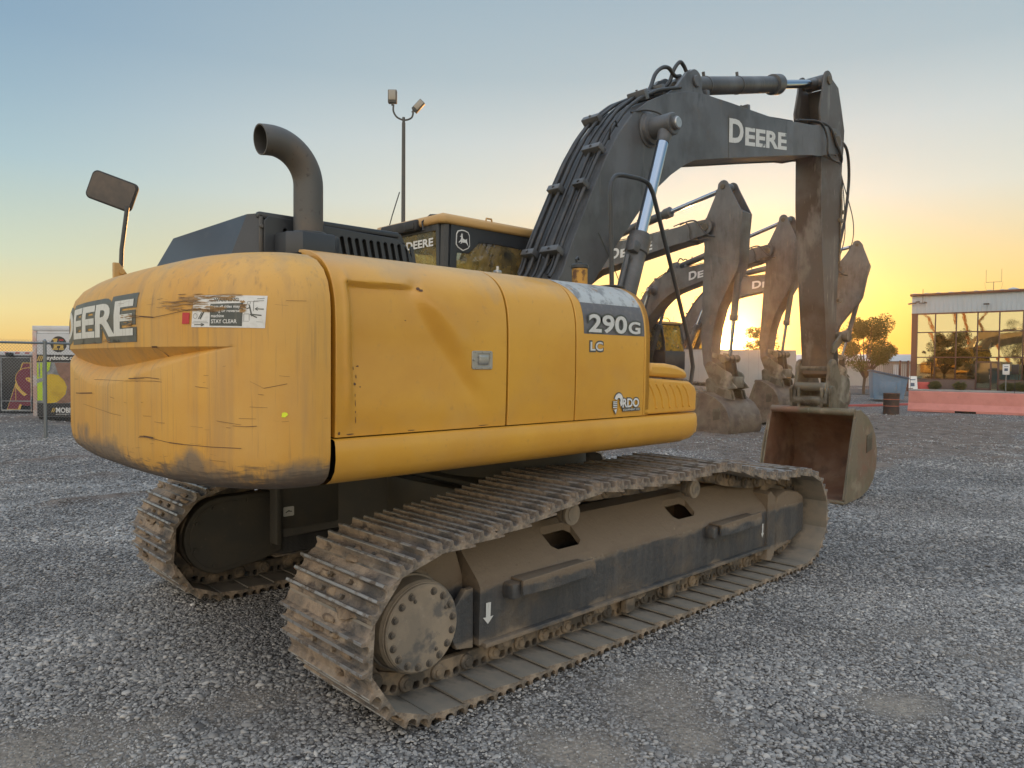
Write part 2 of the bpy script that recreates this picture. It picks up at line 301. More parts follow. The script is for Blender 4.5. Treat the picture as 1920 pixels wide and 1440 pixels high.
def text_flat(body,bold=.0,spacing=1.0,shear=0):
    "letters as flat triangles, scaled to the unit box; returns verts (0..1,0..1) and faces"
    cu=bpy.data.curves.new('letters','FONT'); cu.body=body; cu.size=1; cu.offset=bold; cu.space_character=spacing; cu.shear=shear; cu.resolution_u=4
    ob=bpy.data.objects.new('letters',cu); me=bpy.data.meshes.new_from_object(ob); bpy.data.objects.remove(ob); bpy.data.curves.remove(cu)
    V=[v.co.copy() for v in me.vertices]; F=[tuple(p.vertices) for p in me.polygons]; bpy.data.meshes.remove(me)
    x0=min(v.x for v in V); x1=max(v.x for v in V); y0=min(v.y for v in V); y1=max(v.y for v in V)
    return [((v.x-x0)/(x1-x0),(v.y-y0)/(y1-y0)) for v in V],F
def flatmesh(V,F,fn,cuts=0,mi=0,mb=None):
    "lay flat polygons on a surface through fn(a,b)->point, cutting them finely first"
    bm=bmesh.new(); vs=[bm.verts.new((a,b,0)) for a,b in V]
    for f in F:
        try: bm.faces.new([vs[i] for i in f])
        except ValueError: pass
    if cuts>1:
        x0=min(a for a,b in V); x1=max(a for a,b in V)
        for i in range(1,cuts): bmesh.ops.bisect_plane(bm,geom=list(bm.verts)+list(bm.edges)+list(bm.faces),plane_co=(x0+(x1-x0)*i/cuts,0,0),plane_no=(1,0,0))
        y0=min(b for a,b in V); y1=max(b for a,b in V); ny=max(2,int((y1-y0)/.02))
        for i in range(1,ny): bmesh.ops.bisect_plane(bm,geom=list(bm.verts)+list(bm.edges)+list(bm.faces),plane_co=(0,y0+(y1-y0)*i/ny,0),plane_no=(0,1,0))
    for v in bm.verts: v.co=Vector(fn(v.co.x,v.co.y))
    mb=mb or MB(); mb.bm(bm,mi); return mb

# ---------------- object helpers ----------------
MESH={}
def empty(name,loc=(0,0,0),rz=0,sc=1,parent=None):
    o=bpy.data.objects.new(name,None); COL.objects.link(o); o.location=loc; o.rotation_euler=(0,0,rz); o.scale=(sc,)*3; o.parent=parent; o.empty_display_size=.2; return o
def tag(o,label=None,cat=None,group=None,kind=None):
    if label: o['label']=label
    if cat: o['category']=cat
    if group: o['group']=group
    if kind: o['kind']=kind
    return o
def part(name,mb,m,parent=None,M=None,ang=35,label=None,fixn=True):
    me=mb if isinstance(mb,bpy.types.Mesh) else mb.mesh(name,[MT[k] if isinstance(k,str) else k for k in (m if isinstance(m,(list,tuple)) else [m])],ang,fixn)
    o=bpy.data.objects.new(name,me); COL.objects.link(o)
    if parent: o.parent=parent
    if M is not None: o.matrix_local=M
    if label: o['label']=label
    return o
def copy_tree(o,parent=None):
    c=o.copy(); COL.objects.link(c); c.parent=parent
    for ch in list(o.children): copy_tree(ch,c)
    return c
# =====================================================================
#  EXCAVATOR   (x forward, y to its left, z up, origin on the ground under the swing centre)
# =====================================================================
RIG={}     # object name -> which arm of the machine carries it
STK=(-1.675,-1.585,.60,.675)
YC=-.04    # centre line of the boom
FOOT=(.12,2.0); TIP=(5.85,4.88); EAR=(5.75,5.71); APIN=(5.97,1.78); CPIN=(1.55,4.08); CBASE=(.70,1.75); ALUG=(2.44,4.80); BBASE=(6.30,4.45); ROCK=(6.36,2.24); BPIN=(6.42,1.42)
def sstep(a,b,x): t=min(max((x-a)/(b-a),0),1); return t*t*(3-2*t)
# ---- counterweight surface: s = run along the outline from the middle of the tail, z = height ----
H=[(-3.17,0),(-3.17,-.4),(-3.145,-.8),(-3.075,-1.1),(-2.97,-1.3),(-2.84,-1.43),(-2.7,-1.49),(-2.57,-1.5)]
half=[Vector((p.x,p.y)) for p in crom([(a,b,0) for a,b in H],16)]
cum=[0]
for a,b in zip(half,half[1:]): cum.append(cum[-1]+(b-a).length)
SMAX=cum[-1]
def cwp(s):
    q=min(abs(s),SMAX); i=min(max(int(np.searchsorted(cum,q))-1,0),len(half)-2); t=(q-cum[i])/(cum[i+1]-cum[i]); p=half[i].lerp(half[i+1],t)
    i0,i1=max(i-2,0),min(i+3,len(half)-1); d=(half[i1]-half[i0]).normalized(); n=Vector((d.y,-d.x))
    if n.x>0 and abs(n.y)<.5: n=-n
    if n.y>0: n.y=-abs(n.y) if abs(s)>.8 else n.y
    if q<1e-4: n=Vector((-1,0))
    if s<0: p=Vector((p.x+.022*sstep(.1,.8,-s),-p.y)); n=Vector((n.x,-n.y))
    return p,n
PRF=[(1.205,.34),(1.208,.22),(1.222,.13),(1.247,.065),(1.28,.027),(1.325,.008),(1.39,0),(2.06,0),(2.13,.008),(2.20,.03),(2.26,.075),(2.31,.145),(2.345,.25),(2.36,.40)]
def prf(z): return float(np.interp(z,[a for a,b in PRF],[b for a,b in PRF]))
ZU=1.886
def groove_z(s):
    q=min(math.sqrt(s*s+.05)/1.378,1); return min(1.772+.114*q**1.35,ZU-.003),min(1.650+.230*q**1.35,ZU-.006)
def groove(s,z):
    q=min(math.sqrt(s*s+.05)/1.378,1); d=.066*(1-q**2)**.8; zl,zc=groove_z(s)
    if z>=ZU: return 0
    if z>=zl: return d*(ZU-z)/(ZU-zl)
    if z>=zc: t=(zl-z)/(zl-zc); return d*(1-t)**1.6
    return 0
def cws(s,z,off=0):
    p,n=cwp(s); i=prf(z)+groove(s,z)-off; p=p-n*i
    return Vector((p.x,p.y,z))
def cw_mesh():
    rows=[('z',z) for z in (1.205,1.208,1.214,1.222,1.234,1.247,1.262,1.28,1.325,1.39,1.5,1.6)]+[('c',t) for t in (0,.2,.4,.6,.8)]+[('l',t) for t in (0,.5)]+[('z',z) for z in (ZU,1.9,1.95,2.06,2.10,2.13,2.165,2.20,2.23,2.26,2.285,2.31,2.33,2.345,2.354,2.36)]
    NS=220; V=[]
    for i in range(NS+1):
        s=-SMAX+2*SMAX*i/NS; zl,zc=groove_z(s)
        for k,t in rows:
            z=t if k=='z' else (zc+(zl-zc)*t if k=='c' else zl+(ZU-zl)*t)
            V.append(cws(s,z))
    nr=len(rows); F=[(i*nr+j,(i+1)*nr+j,(i+1)*nr+j+1,i*nr+j+1) for i in range(NS) for j in range(nr-1)]
    mb=MB().add(V,F)
    b=len(mb.v); mb.f.append(tuple(i*nr+nr-1 for i in range(NS+1))); mb.m.append(0)
    mb.f.append(tuple(i*nr for i in range(NS+1))); mb.m.append(0)
    for i in (0,NS): mb.f.append(tuple(i*nr+j for j in range(nr))); mb.m.append(0)
    return mb
def cw_decal(pts,off=.002,cuts=14):
    return flatmesh(pts,[tuple(range(len(pts)))],lambda a,b:cws(a,b,off),cuts)
def cw_text(body,s0,s1,z0,z1,off,bold,sp=1,cuts=40):
    V,F=text_flat(body,bold,sp); V=[(s0+a*(s1-s0),z0+b*(z1-z0)) for a,b in V]
    return flatmesh(V,F,lambda a,b:cws(a,b,off),cuts)
# ---- side panels ----
PF=[(-1.488,1.462),(-1.494,1.6),(-1.497,1.85),(-1.494,2.04),(-1.478,2.15),(-1.44,2.24),(-1.37,2.312),(-1.27,2.362),(-1.19,2.380),(-1.13,2.386)]
PFc=[Vector((p.x,p.y)) for p in crom([(a,b,0) for a,b in PF],5)]
def pf(t,inset=0):
    k=t*(len(PFc)-1); i=min(int(k),len(PFc)-2); p=PFc[i].lerp(PFc[i+1],k-i); d=(PFc[min(i+1,len(PFc)-1)]-PFc[max(i-1,0)]).normalized(); n=Vector((-d.y,d.x))
    if n.x>0 and n.y<0: n=-n
    return p-n*inset
def side_panel(x0,x1,disp=None,nx=40,roundfront=0,sy=1):
    mb=MB(); cols=[(x0,.05),(x0,.004),(x0+.004,0)]+[(x0+.004+(x1-x0-.008)*i/nx,0) for i in range(1,nx)]+[(x1-.004,0),(x1,.004),(x1,.02)]
    if roundfront: cols=cols[:-3]+[(x1-roundfront+roundfront*math.sin(R(a)),roundfront*(1-math.cos(R(a)))) for a in (0,15,30,45,60,75,90)]+[(x1,roundfront+.25)]
    NT=50 if not disp else 130; V=[]
    for x,ins in cols:
        for j in range(NT+1):
            p=pf(j/NT,ins+(disp(x,j/NT) if disp else 0)); V.append((x,p.x*sy,p.y))
    n=NT+1; F=[(i*n+j,(i+1)*n+j,(i+1)*n+j+1,i*n+j+1) for i in range(len(cols)-1) for j in range(NT)]
    return mb.add(V,F)
def dent(x,t):
    z=pf(t).y
    # pushed-in field: below a hard crease, left of a diagonal soft fold
    zc=2.215+.012*math.sin(3*x); xd=-2.05+(2.2-z)*.80
    a=sstep(zc+.012,zc-.012,z); b=sstep(xd+.05,xd-.10,x); c=sstep(-2.49,-2.43,x); low=sstep(1.50,1.95,z)
    d=.034*a*b*c*(.10+.90*low)
    d-=.006*math.exp(-((x-xd-.07)/.07)**2)*sstep(2.2,2.1,z)*sstep(1.6,1.9,z)
    d-=.011*math.exp(-((x+2.465)/.022)**2)*sstep(1.5,1.7,z)*sstep(2.3,2.2,z)
    d+=.016*math.exp(-(((x+2.06)/.035)**2+((z-2.215)/.03)**2))
    d*=1-.9*sstep(.18,.06,math.hypot(x+1.63,(z-1.84)*1.0))
    return d+.002*mnoise.noise((x*1.7,z*1.7,1))
def skirt_mesh(xa,xb,sy=1):
    P=[(-1.36,1.456),(-1.497,1.455),(-1.512,1.448),(-1.520,1.42),(-1.523,1.36),(-1.512,1.305),(-1.480,1.262),(-1.43,1.235),(-1.36,1.222),(-1.15,1.22)]
    mb=MB(); xs=[xa+(xb-.19-xa)*i/12 for i in range(13)]+[xb-.19+.19*math.sin(R(a)) for a in (15,30,45,60,72,82,90)]
    V=[]
    for x in xs:
        t=max(0,(x-(xb-.19))/.19); l=.17*(1-math.sqrt(max(0,1-t*t)))
        for y,z in P:
            zz=max(z,min(1.222+l,1.44)) if z<1.44 else z
            yy=y if y>-1.4 else y+.05*(1-math.sqrt(max(0,1-t**4)))
            V.append((x,yy*sy,zz))
    n=len(P); F=[(i*n+j,(i+1)*n+j,(i+1)*n+j+1,i*n+j+1) for i in range(len(xs)-1) for j in range(n-1)]
    mb.add(V,F); mb.f.append(tuple((len(xs)-1)*n+j for j in range(n))); mb.m.append(0)
    return mb
# ---- track path (pin line) ----
def track_path():
    O=[(-2.18,0),(2.25,0)]
    front=[(2.08+.455*math.cos(R(a)),.455+.455*math.sin(R(a))) for a in range(-70,75,12)]
    top=[(2.2,.90),(1.87,.925),(1.66,.918),(1.35,.95),(1.16,.990),(.94,1.042),(.71,1.092),(.49,1.086),(.24,1.067),(-.16,1.07),(-.55,1.080),(-.85,1.094),(-1.1,1.048),(-1.3,1.011),(-1.5,.976),(-1.81,.944),(-2.0,.93)]
    rear=[(-2.08+.465*math.cos(R(a)),.462+.462*math.sin(R(a))) for a in range(95,255,12)]
    P=O+front+top+rear
    # resample evenly
    P=[Vector(p) for p in P]; P.append(P[0]); L=[0]
    for a,b in zip(P,P[1:]): L.append(L[-1]+(b-a).length)
    def pt(s):
        s%=L[-1]; i=int(np.searchsorted(L,s,side='right'))-1; i=min(i,len(P)-2); return P[i].lerp(P[i+1],(s-L[i])/(L[i+1]-L[i]))
    K=400; Q=[pt(L[-1]*i/K) for i in range(K)]
    Q2=[]
    for i in range(K):
        d=(Q[(i+2)%K]-Q[i-2]).normalized(); n=Vector((d.y,-d.x)); Q2.append(Q[i]-n*.125)  # counter-clockwise: outward is right of travel
    # smooth and resample
    for _ in range(3): Q2=[(Q2[i-1]+Q2[i]*2+Q2[(i+1)%K])/4 for i in range(K)]
    P=Q2+[Q2[0]]; L=[0]
    for a,b in zip(P,P[1:]): L.append(L[-1]+(b-a).length)
    N=50
    out=[]
    for k in range(N):
        s=L[-1]*(k+.35)/N; i=int(np.searchsorted(L,s,side='right'))-1; out.append(P[i].lerp(P[i+1],(s-L[i])/(L[i+1]-L[i])))
    return out
PINS=track_path()
PITCH_T=sum((PINS[i]-PINS[i-1]).length for i in range(len(PINS)))/len(PINS)
def shoe_mats(yc):
    M=[]
    for i in range(len(PINS)):
        a,b=PINS[i],PINS[(i+1)%len(PINS)]; d=(b-a).normalized(); n=Vector((d.y,-d.x)); c=(a+b)/2
        M.append(Matrix(((d.x,0,n.x,c.x),(0,1,0,yc),(d.y,0,n.y,c.y),(0,0,0,1))))
    return M
SW=.405
def shoe_mesh(mb=None,M=None):
    # t along travel, n outward; plate between n=.072 and .084, ribs to .125
    h=PITCH_T/2; b0=.070; b1=.083; top=.125
    prof=[(-h-.050,b0-.022),(-h-.052,b0-.012),(-h-.030,b0-.003),(-h-.016,b0+.006)]
    rib=[-h+.030,0.0,h-.030]
    for k,c in enumerate(rib):
        tp=top-(.006 if k==1 else 0)
        prof+=[(c-.026,b1),(c-.013,b1+.008),(c-.009,tp-.004),(c-.006,tp),(c+.006,tp),(c+.009,tp-.004),(c+.013,b1+.008),(c+.026,b1)]
    prof+=[(h-.002,b1-.002),(h+.002,b0)]
    mb=mb or MB()
    def sweep(pr,y0,y1,k=1,jit=0):
        n=len(pr); V=[];
        for i in range(k+1):
            y=y0+(y1-y0)*i/k
            for t,z in pr: V.append((t,y,z))
        F=[];mi=[]
        for i in range(k):
            for j in range(n):
                j2=(j+1)%n; F.append((i*n+j,i*n+j2,(i+1)*n+j2,(i+1)*n+j))
                a,b=pr[j],pr[j2]; mid=(a[1]+b[1])/2
                mi.append(1 if mid>top-.012 else (2 if (b[1]<=b0+.002 and a[1]<=b0+.002) else 0))
        F+=[tuple(range(n))[::-1],tuple(k*n+j for j in range(n))]; mi+=[0,0]
        mb.add(V,F,mi,M)
    # the bolt slots: between first and second rib the plate is cut away in two places
    gA=prof[:12]+[(rib[0]+.030,b0)]
    gB=[(rib[1]-.028,b0)]+prof[12:]
    for (y0,y1,cut) in ((-SW,-.115,0),(-.115,-.060,1),(-.060,.060,0),(.060,.115,1),(.115,SW,0)):
        if cut: sweep(gA,y0,y1); sweep(gB,y0,y1)
        else: sweep(prof,y0,y1)
    return mb
def link_mesh(mb,M):
    h=PITCH_T/2
    for sy in (-1,1):
        y=sy*.095
        o=arc(-h,0,.046,90,250,6)+[(-h+.03,-.052),(h-.05,-.052)]+arc(h,0,.046,-70,60,6)+[(h-.02,.071),(-h+.035,.071),(-h+.02,.046)]
        mb.plate([(a,b) for a,b in o],y-.024,y+.024,.004,holes=[rrect(-.055,.012,-.012,.052,.012,2),rrect(.012,.012,.050,.050,.012,2)],M=M)
        mb.cyl((-h,y-sy*.02,0),(-h,y+sy*.044,0),.046,16,.008,M=M); mb.cyl((-h,y+sy*.04,0),(-h,y+sy*.052,0),.024,10,.003,M=M)
    mb.cyl((-h,-.09,0),(-h,.09,0),.028,10,M=M)
    for a in (-.04,.04):
        for y in(-.095,.095): mb.cyl((a,y,.085),(a,y,.105),.013,6,M=M)
    return mb
def roller(mb,x,z,r,y0,y1,yc):
    # double flanged bottom roller
    w=(y1-y0); L=[(0,r*.55),(.03,r*.62),(.032,r*1.12),(.06,r*1.12),(.065,r),(w*.42,r*.9),(w*.58,r*.9),(w-.065,r),(w-.06,r*1.12),(w-.032,r*1.12),(w-.03,r*.62),(w,r*.55)]
    mb.lathe(L,(x,y0,z),(x,y1,z),22); return mb
def build_undercarriage(root,near,shoes=True):
    sy=-1 if near else 1; yc=sy*1.295; o=-1 if near else 1   # o = outer direction
    Y=lambda a:yc+o*a                                        # a measured outward from the track centre
    def bx(mb,x0,x1,a0,a1,z0,z1,bev=.01): y0,y1=sorted((Y(a0),Y(a1))); mb.box(x0,x1,y0,y1,z0,z1,bev); return mb
    # side frame: hollow section with sloping shoulders, holes cut in the shoulder
    fr=MB()
    sec=[(.205,.235),(.215,.56),(.19,.60),(-.02,.80),(-.20,.80),(-.215,.76),(-.215,.235)]
    xs=[-1.64,-1.60,-1.0,-.66,.34,.70,1.68,1.72]
    holes=[(-1.0,-.66),(.34,.70)]
    V=[];F=[]
    for i,(xa,xb) in enumerate(zip(xs,xs[1:])):
        ins0=.02 if i==0 else 0; hol=(xa,xb) in holes
        b=len(V)
        for x in (xa,xb):
            for a,z in sec: V.append((x,Y(a),z))
        n=len(sec)
        for j in range(n):
            j2=(j+1)%n
            if hol and j==2:     # the window: leave a rectangular opening in the sloping plate
                p=[Vector(V[b+j]),Vector(V[b+j2]),Vector(V[b+n+j2]),Vector(V[b+n+j])]
                P=lambda u,v:p[0].lerp(p[3],u).lerp(p[1].lerp(p[2],u),v)
                k=len(V); 
                ho=[(.10,.34),(.22,.22),(.80,.22),(.92,.32),(.90,.72),(.78,.84),(.14,.84),(.05,.72)]
                ou=[(0,.35),(.15,0),(.85,0),(1,.35),(1,.65),(.85,1),(.15,1),(0,.65)]
                for u,v in ou: V.append(P(u,v))
                for u,v in ho: V.append(P(u,v))
                dn=Vector((0,0,-.05))
                for u,v in ho: V.append(P(u,v)+dn)
                for q in range(8):
                    r=(q+1)%8; F.append((k+q,k+r,k+8+r,k+8+q)); F.append((k+8+q,k+8+r,k+16+r,k+16+q))
                V+= [P(0,0),P(1,0),P(1,1),P(0,1)]; c=k+24
                F+=[(c,k+1,k),(c+1,k+3,k+2),(c+2,k+5,k+4),(c+3,k+7,k+6)]
            else: F.append((b+j,b+j2,b+n+j2,b+n+j))
    n=len(sec); F.append(tuple(range(n))); F.append(tuple(len(xs)*0+i for i in range(0)) or tuple(range(n)))
    fr.add([v for v in V],F[:-1])
    bx(fr,-1.62,1.70,.195,.245,.222,.250,.006)                       # bottom flange
    bx(fr,-1.62,1.72,-.24,.20,.215,.234,.006)
    # rear end: plates reaching to the final drive
    fr.plate([(-1.64,.22),(-1.64,.60),(-1.70,.78),(-1.92,.83),(-2.02,.60),(-2.02,.30),(-1.9,.20)],*sorted((Y(-.02),Y(.06))),bev=.008)
    fr.plate([(-1.66,.22),(-1.66,.56),(-1.72,.56),(-1.86,.40),(-1.78,.24)],*sorted((Y(.14),Y(.18))),bev=.006)
    # front end: yoke plate and idler guard
    fr.plate([(1.66,.12),(1.66,.70),(1.72,.72),(1.80,.66),(1.80,.18),(1.74,.10)],*sorted((Y(-.2),Y(.23))),bev=.008)
    F0=part('track_frame',fr,'frame',root,ang=30)
    g=MB(); y0,y1=sorted((Y(-.02),Y(.235)))
    g.plate([(1.79,.17),(1.79,.60),(1.83,.66),(1.98,.70),(2.24,.66),(2.34,.61),(2.36,.54),(2.36,.34),(2.33,.28),(2.05,.20)],y0,y1,bev=.03)
    part('idler_guard',g,'frame',F0,ang=40)
    # steps
    for x0 in (-1.42,.72):
        st=MB(); a0,a1=.215,.33
        st.plate([(x0,.50),(x0,.585),(x0+.62,.60),(x0+.64,.56),(x0+.64,.50),(x0+.25,.49)],*sorted((Y(.315),Y(.335))),bev=.004)
        bx(st,x0+.02,x0+.60,.21,.325,.565,.58,.004)
        for x in (x0+.0,x0+.56): bx(st,x-.05,x+.05,.20,.30,.47,.565,.02)
        for x in (x0-.02,x0+.02): y=Y(.30); st.cyl((x,Y(.22),.50),(x,Y(.26),.50),.022,8,.004)
        part('frame_step',st,'frame',F0)
    # travel arrow markings
    for x in (-1.58,1.60):
        s=.020 if x<0 else .012; zt,zb=(.47,.345) if x<0 else (.45,.325)
        P=[(x-s,zt),(x+s*.9,zt-.002),(x+s*.8,zb+.04),(x+s*2,zb+.042),(x-.002,zb),(x-s*2,zb+.045),(x-s*.9,zb+.042)]
        yy=Y(.2135); e=MB(); yq=Y(.213)
        e.add([(a,Y(.2155 if b>0 else .2145)-0*b,b) for a,b in P],[tuple(range(len(P)))])
        e.v=[(a,Y(.208+.01*(b-.20)/.36+.0035),b) for a,_,b in e.v]
        part('arrow_marking',e,'lettwhite',F0)
    # rollers
    for k in range(8):
        x=-1.42+k*.43; m=MB(); y0,y1=sorted((Y(-.165),Y(.165))); roller(m,x,.215,.068,y0,y1,yc)
        for a in (-.20,.20): bx(m,x-.07,x+.07,min(a,a*.82) if a>0 else a,max(a,a*.82) if a>0 else a*.82,.17,.235,.012)
        m.cyl((x,Y(.15),.205),(x,Y(.205),.205),.042,14,.008); part('track_roller',m,'link',F0)
    for x in (-.80,.60):
        m=MB(); A=0; m.lathe([(0,.03),(.14,.03),(.145,.06),(.155,.066),(.19,.066),(.195,.052),(.205,.052),(.21,.070),(.222,.072),(.234,.070),(.236,.045),(.240,.045),(.242,.0)],(x-.07,Y(-.02),.872),(x-.07,Y(.3),.872),26)
        bx(m,x-.09,x-.01,-.10,-.02,.70,.80,.01); part('carrier_roller',m,'hub',F0)
    # a guide bracket between the rollers
    m=MB(); bx(m,.20,.30,.16,.21,.10,.20,.01); bx(m,-.30,-.2,.16,.21,.10,.20,.01); part('track_guard',m,'link',F0)
    # idler
    m=MB(); m.lathe([(0,.10),(.02,.26),(.04,.30),(.06,.335),(.16,.335),(.18,.30),(.20,.26),(.22,.10)],(2.09,Y(-.11),.455),(2.09,Y(.11),.455),36); m.cyl((2.09,Y(-.15),.455),(2.09,Y(.15),.455),.07); part('idler_wheel',m,'link',F0)
    # sprocket and final drive
    m=MB(); nT=21; pts=[]
    for k in range(nT):
        for da,r in ((0,.31),(.25,.315),(.38,.355),(.5,.362),(.62,.355),(.75,.315)): a=2*PI*(k+da)/nT; pts.append((-2.084+r*math.cos(a),.462+r*math.sin(a)))
    m.plate(pts,*sorted((Y(-.03),Y(.03))),bev=.006); m.cyl((-2.084,Y(-.2),.462),(-2.084,Y(.12),.462),.27,40,.02)
    part('sprocket',m,'link',F0)
    m=MB(); m.lathe([(0,.255),(.03,.262),(.06,.252),(.10,.252),(.105,.243),(.19,.240),(.205,.232),(.21,.232),(.212,.228),(.225,.226),(.232,.218),(.236,.0)],(-2.084,Y(.05),.462),(-2.084,Y(.5),.462),56)
    D=part('final_drive',m,['hub'],F0,ang=25)
    if near or True:
        m=MB(); m.lathe([(0,.0215),(.0035,.0205),(.004,.0145),(.012,.0135),(.013,.0)],(0,0,0),(0,o,0),12)  # dark disc under each bolt stands for the shade of a recess
        key='bolt%d'%o
        if key not in MESH: MESH[key]=m.mesh('hub_bolt',[MT['link']])
        for k in range(17):
            if k==4: continue
            a=2*PI*(k+.3)/17; part('hub_bolt',MESH[key],None,F0,Matrix.Translation((-2.084+.192*math.cos(a),Y(.283),.462+.192*math.sin(a))))
        for a,r in ((1.9,.16),(.5,.165),(5.3,.15)): part('hub_bolt',MESH[key],None,F0,Matrix.Translation((-2.084+r*math.cos(a),Y(.282),.462+r*math.sin(a)))@Matrix.Scale(.6,4))
    # inner motor cover
    m=MB(); inn=Y(-.225)
    P=arc(-2.04,.468,.300,95,262,18)+[(-1.72,.22),(-1.56,.27),(-1.56,.765)]
    m.plate(P,*sorted((Y(-.24),Y(-.10))),bev=.012)
    P=arc(-2.04,.468,.262,95,262,18)+[(-1.74,.265),(-1.62,.30),(-1.62,.725)]
    m.plate(P,*sorted((Y(-.246),Y(-.23))),bev=.003)
    for a in (110,150,200,250): x=-2.04+.235*math.cos(R(a)); z=.468+.235*math.sin(R(a)); m.cyl((x,Y(-.245),z),(x,Y(-.262),z),.016,6)
    for x,z in ((-1.65,.70),(-1.65,.34),(-1.85,.72)): m.cyl((x,Y(-.245),z),(x,Y(-.262),z),.016,6)
    part('motor_cover',m,'dusty_dark',F0)
    # chain and shoes
    Ms=shoe_mats(yc); ch=MB()
    for M in Ms: link_mesh(ch,M)
    if not shoes:
        for M in Ms: shoe_mesh(ch,M)
        part('crawler_track',ch,['shoe','worn','shoein'],root); return
    C=part('crawler_track',ch,'link',root)
    if 'shoe' not in MESH: MESH['shoe']=shoe_mesh().mesh('track_shoe',[MT['shoe'],MT['worn'],MT['shoein']],40)
    rnd=random.Random(7 if near else 9); mud=MB()
    tops=[i for i,M in enumerate(Ms) if M[2][3]>.5 or M[0][3]<-1.9]
    for k in range(230):
        M=Ms[tops[rnd.randrange(len(tops))]]; y=rnd.choice([rnd.uniform(-.38,.38),rnd.gauss(0,.12)]); t=rnd.choice((-PITCH_T/2,-.033,.034,PITCH_T/2-.004))+rnd.uniform(-.008,.008)
        bm=bmesh.new(); bmesh.ops.create_icosphere(bm,subdivisions=2,radius=1); sx,sy_,sz=rnd.uniform(.016,.030),rnd.uniform(.02,.075),rnd.uniform(.010,.026); sd_=rnd.uniform(0,99)
        for v in bm.verts:
            f=1+.55*mnoise.noise(v.co*1.7+Vector((sd_,0,0)))+.25*mnoise.noise(v.co*4+Vector((sd_,3,0))); v.co=Vector((t+v.co.x*sx*f,max(min(y+v.co.y*sy_*f,SW-.01),-SW+.01),.084+max(v.co.z*sz*f,-.004)))
        mud.bm(bm,0,M)
    mo_=part('caked_mud',mud,'mud',C,ang=60); mo_['kind']='stuff'
    for M in Ms:
        J=Matrix.Rotation(R(rnd.uniform(-.6,.6)),4,'Y')@Matrix.Rotation(R(rnd.uniform(-.25,.25)),4,'Z')
        part('track_shoe',MESH['shoe'],None,C,M@J)
MT['dusty_dark']=mat('dusty_dark_cover',(.065,.062,.055),.6,layers=[lay((.10,.085,.06),5,.42,.75,amt=.8),lay((.17,.13,.09),30,.62,.72,amt=.5)])
# ---- rigging ----
def rotm(piv,ang,M0=Matrix()): 
    T=Matrix.Translation((piv[0],0,piv[1])); return M0@T@Matrix.Rotation(ang,4,'Y')@T.inverted()
def P3(M,p,y=0): return M@Vector((p[0],y,p[1]))
def aim(a,b):
    x=(b-a).normalized(); y=Vector((0,1,0)); z=x.cross(y).normalized(); y=z.cross(x)
    return Matrix(((x.x,y.x,z.x,a.x),(x.y,y.y,z.y,a.y),(x.z,y.z,z.z,a.z),(0,0,0,1)))
def pose_mats(pose):
    b,a,g=pose; MBm=rotm(FOOT,b); MA=rotm(TIP,a,MBm); MK=rotm(APIN,g,MA); return MBm,MA,MK
def rig_matrix(role,pose):
    MBm,MA,MK=pose_mats(pose)
    if role=='boom': return MBm
    if role=='arm': return MA
    if role=='bucket': return MK
    I=Matrix()
    if role.startswith('bc'):
        y=-.50 if role[3]=='n' else .42; a,b=P3(I,CBASE,y),P3(MBm,CPIN,y)
    elif role.startswith('ac'): a,b=P3(MBm,ALUG,YC),P3(MA,EAR,YC)
    elif role.startswith('kc'): a,b=P3(MA,BBASE,YC),P3(MA,ROCK,YC)
    return aim(a,b) if role[2]=='b' else aim(b,a)
def rigpart(root,role,pose,name,mb,m,**k):
    o=part(name,mb,m,root,rig_matrix(role,pose),**k); RIG[o]=role; return o

BOOM_OUT=[(.02,2.12),(.18,2.42),(.33,2.60),(.45,2.87),(.73,3.39),(.90,3.69),(1.09,3.96),(1.30,4.19),(1.52,4.35),(1.80,4.49),(2.17,4.61),(2.48,4.67),(3.05,4.715),(4.05,4.78),(5.05,4.93)]
BOOM_IN=[(5.07,4.545),(4.2,4.36),(3.41,4.185),(2.7,4.03),(2.33,3.94),(2.14,3.85),(1.91,3.71),(1.71,3.56),(1.42,3.29),(1.05,2.90),(.71,2.51),(.45,2.16),(.25,1.90)]
def on_boom(k,off):
    "point at parameter k (index into BOOM_OUT) pushed off outward"
    i=min(int(k),len(BOOM_OUT)-2); a,b=Vector(BOOM_OUT[i]),Vector(BOOM_OUT[i+1]); p=a.lerp(b,k-i)
    a0=Vector(BOOM_OUT[max(i-1,0)]); b0=Vector(BOOM_OUT[min(i+2,len(BOOM_OUT)-1)]); d=(b0-a0).normalized(); n=Vector((-d.y,d.x)); return p+n*off
def set_style(main):
    global EAR,APIN,BBASE,ROCK,BPIN
    if main: EAR,APIN,BBASE,ROCK,BPIN=(5.75,5.71),(5.97,1.78),(6.30,4.45),(6.36,2.24),(6.42,1.42)
    else: EAR,APIN,BBASE,ROCK,BPIN=(6.28,5.69),(5.84,1.78),(6.50,3.95),(6.20,1.95),(6.26,1.42)
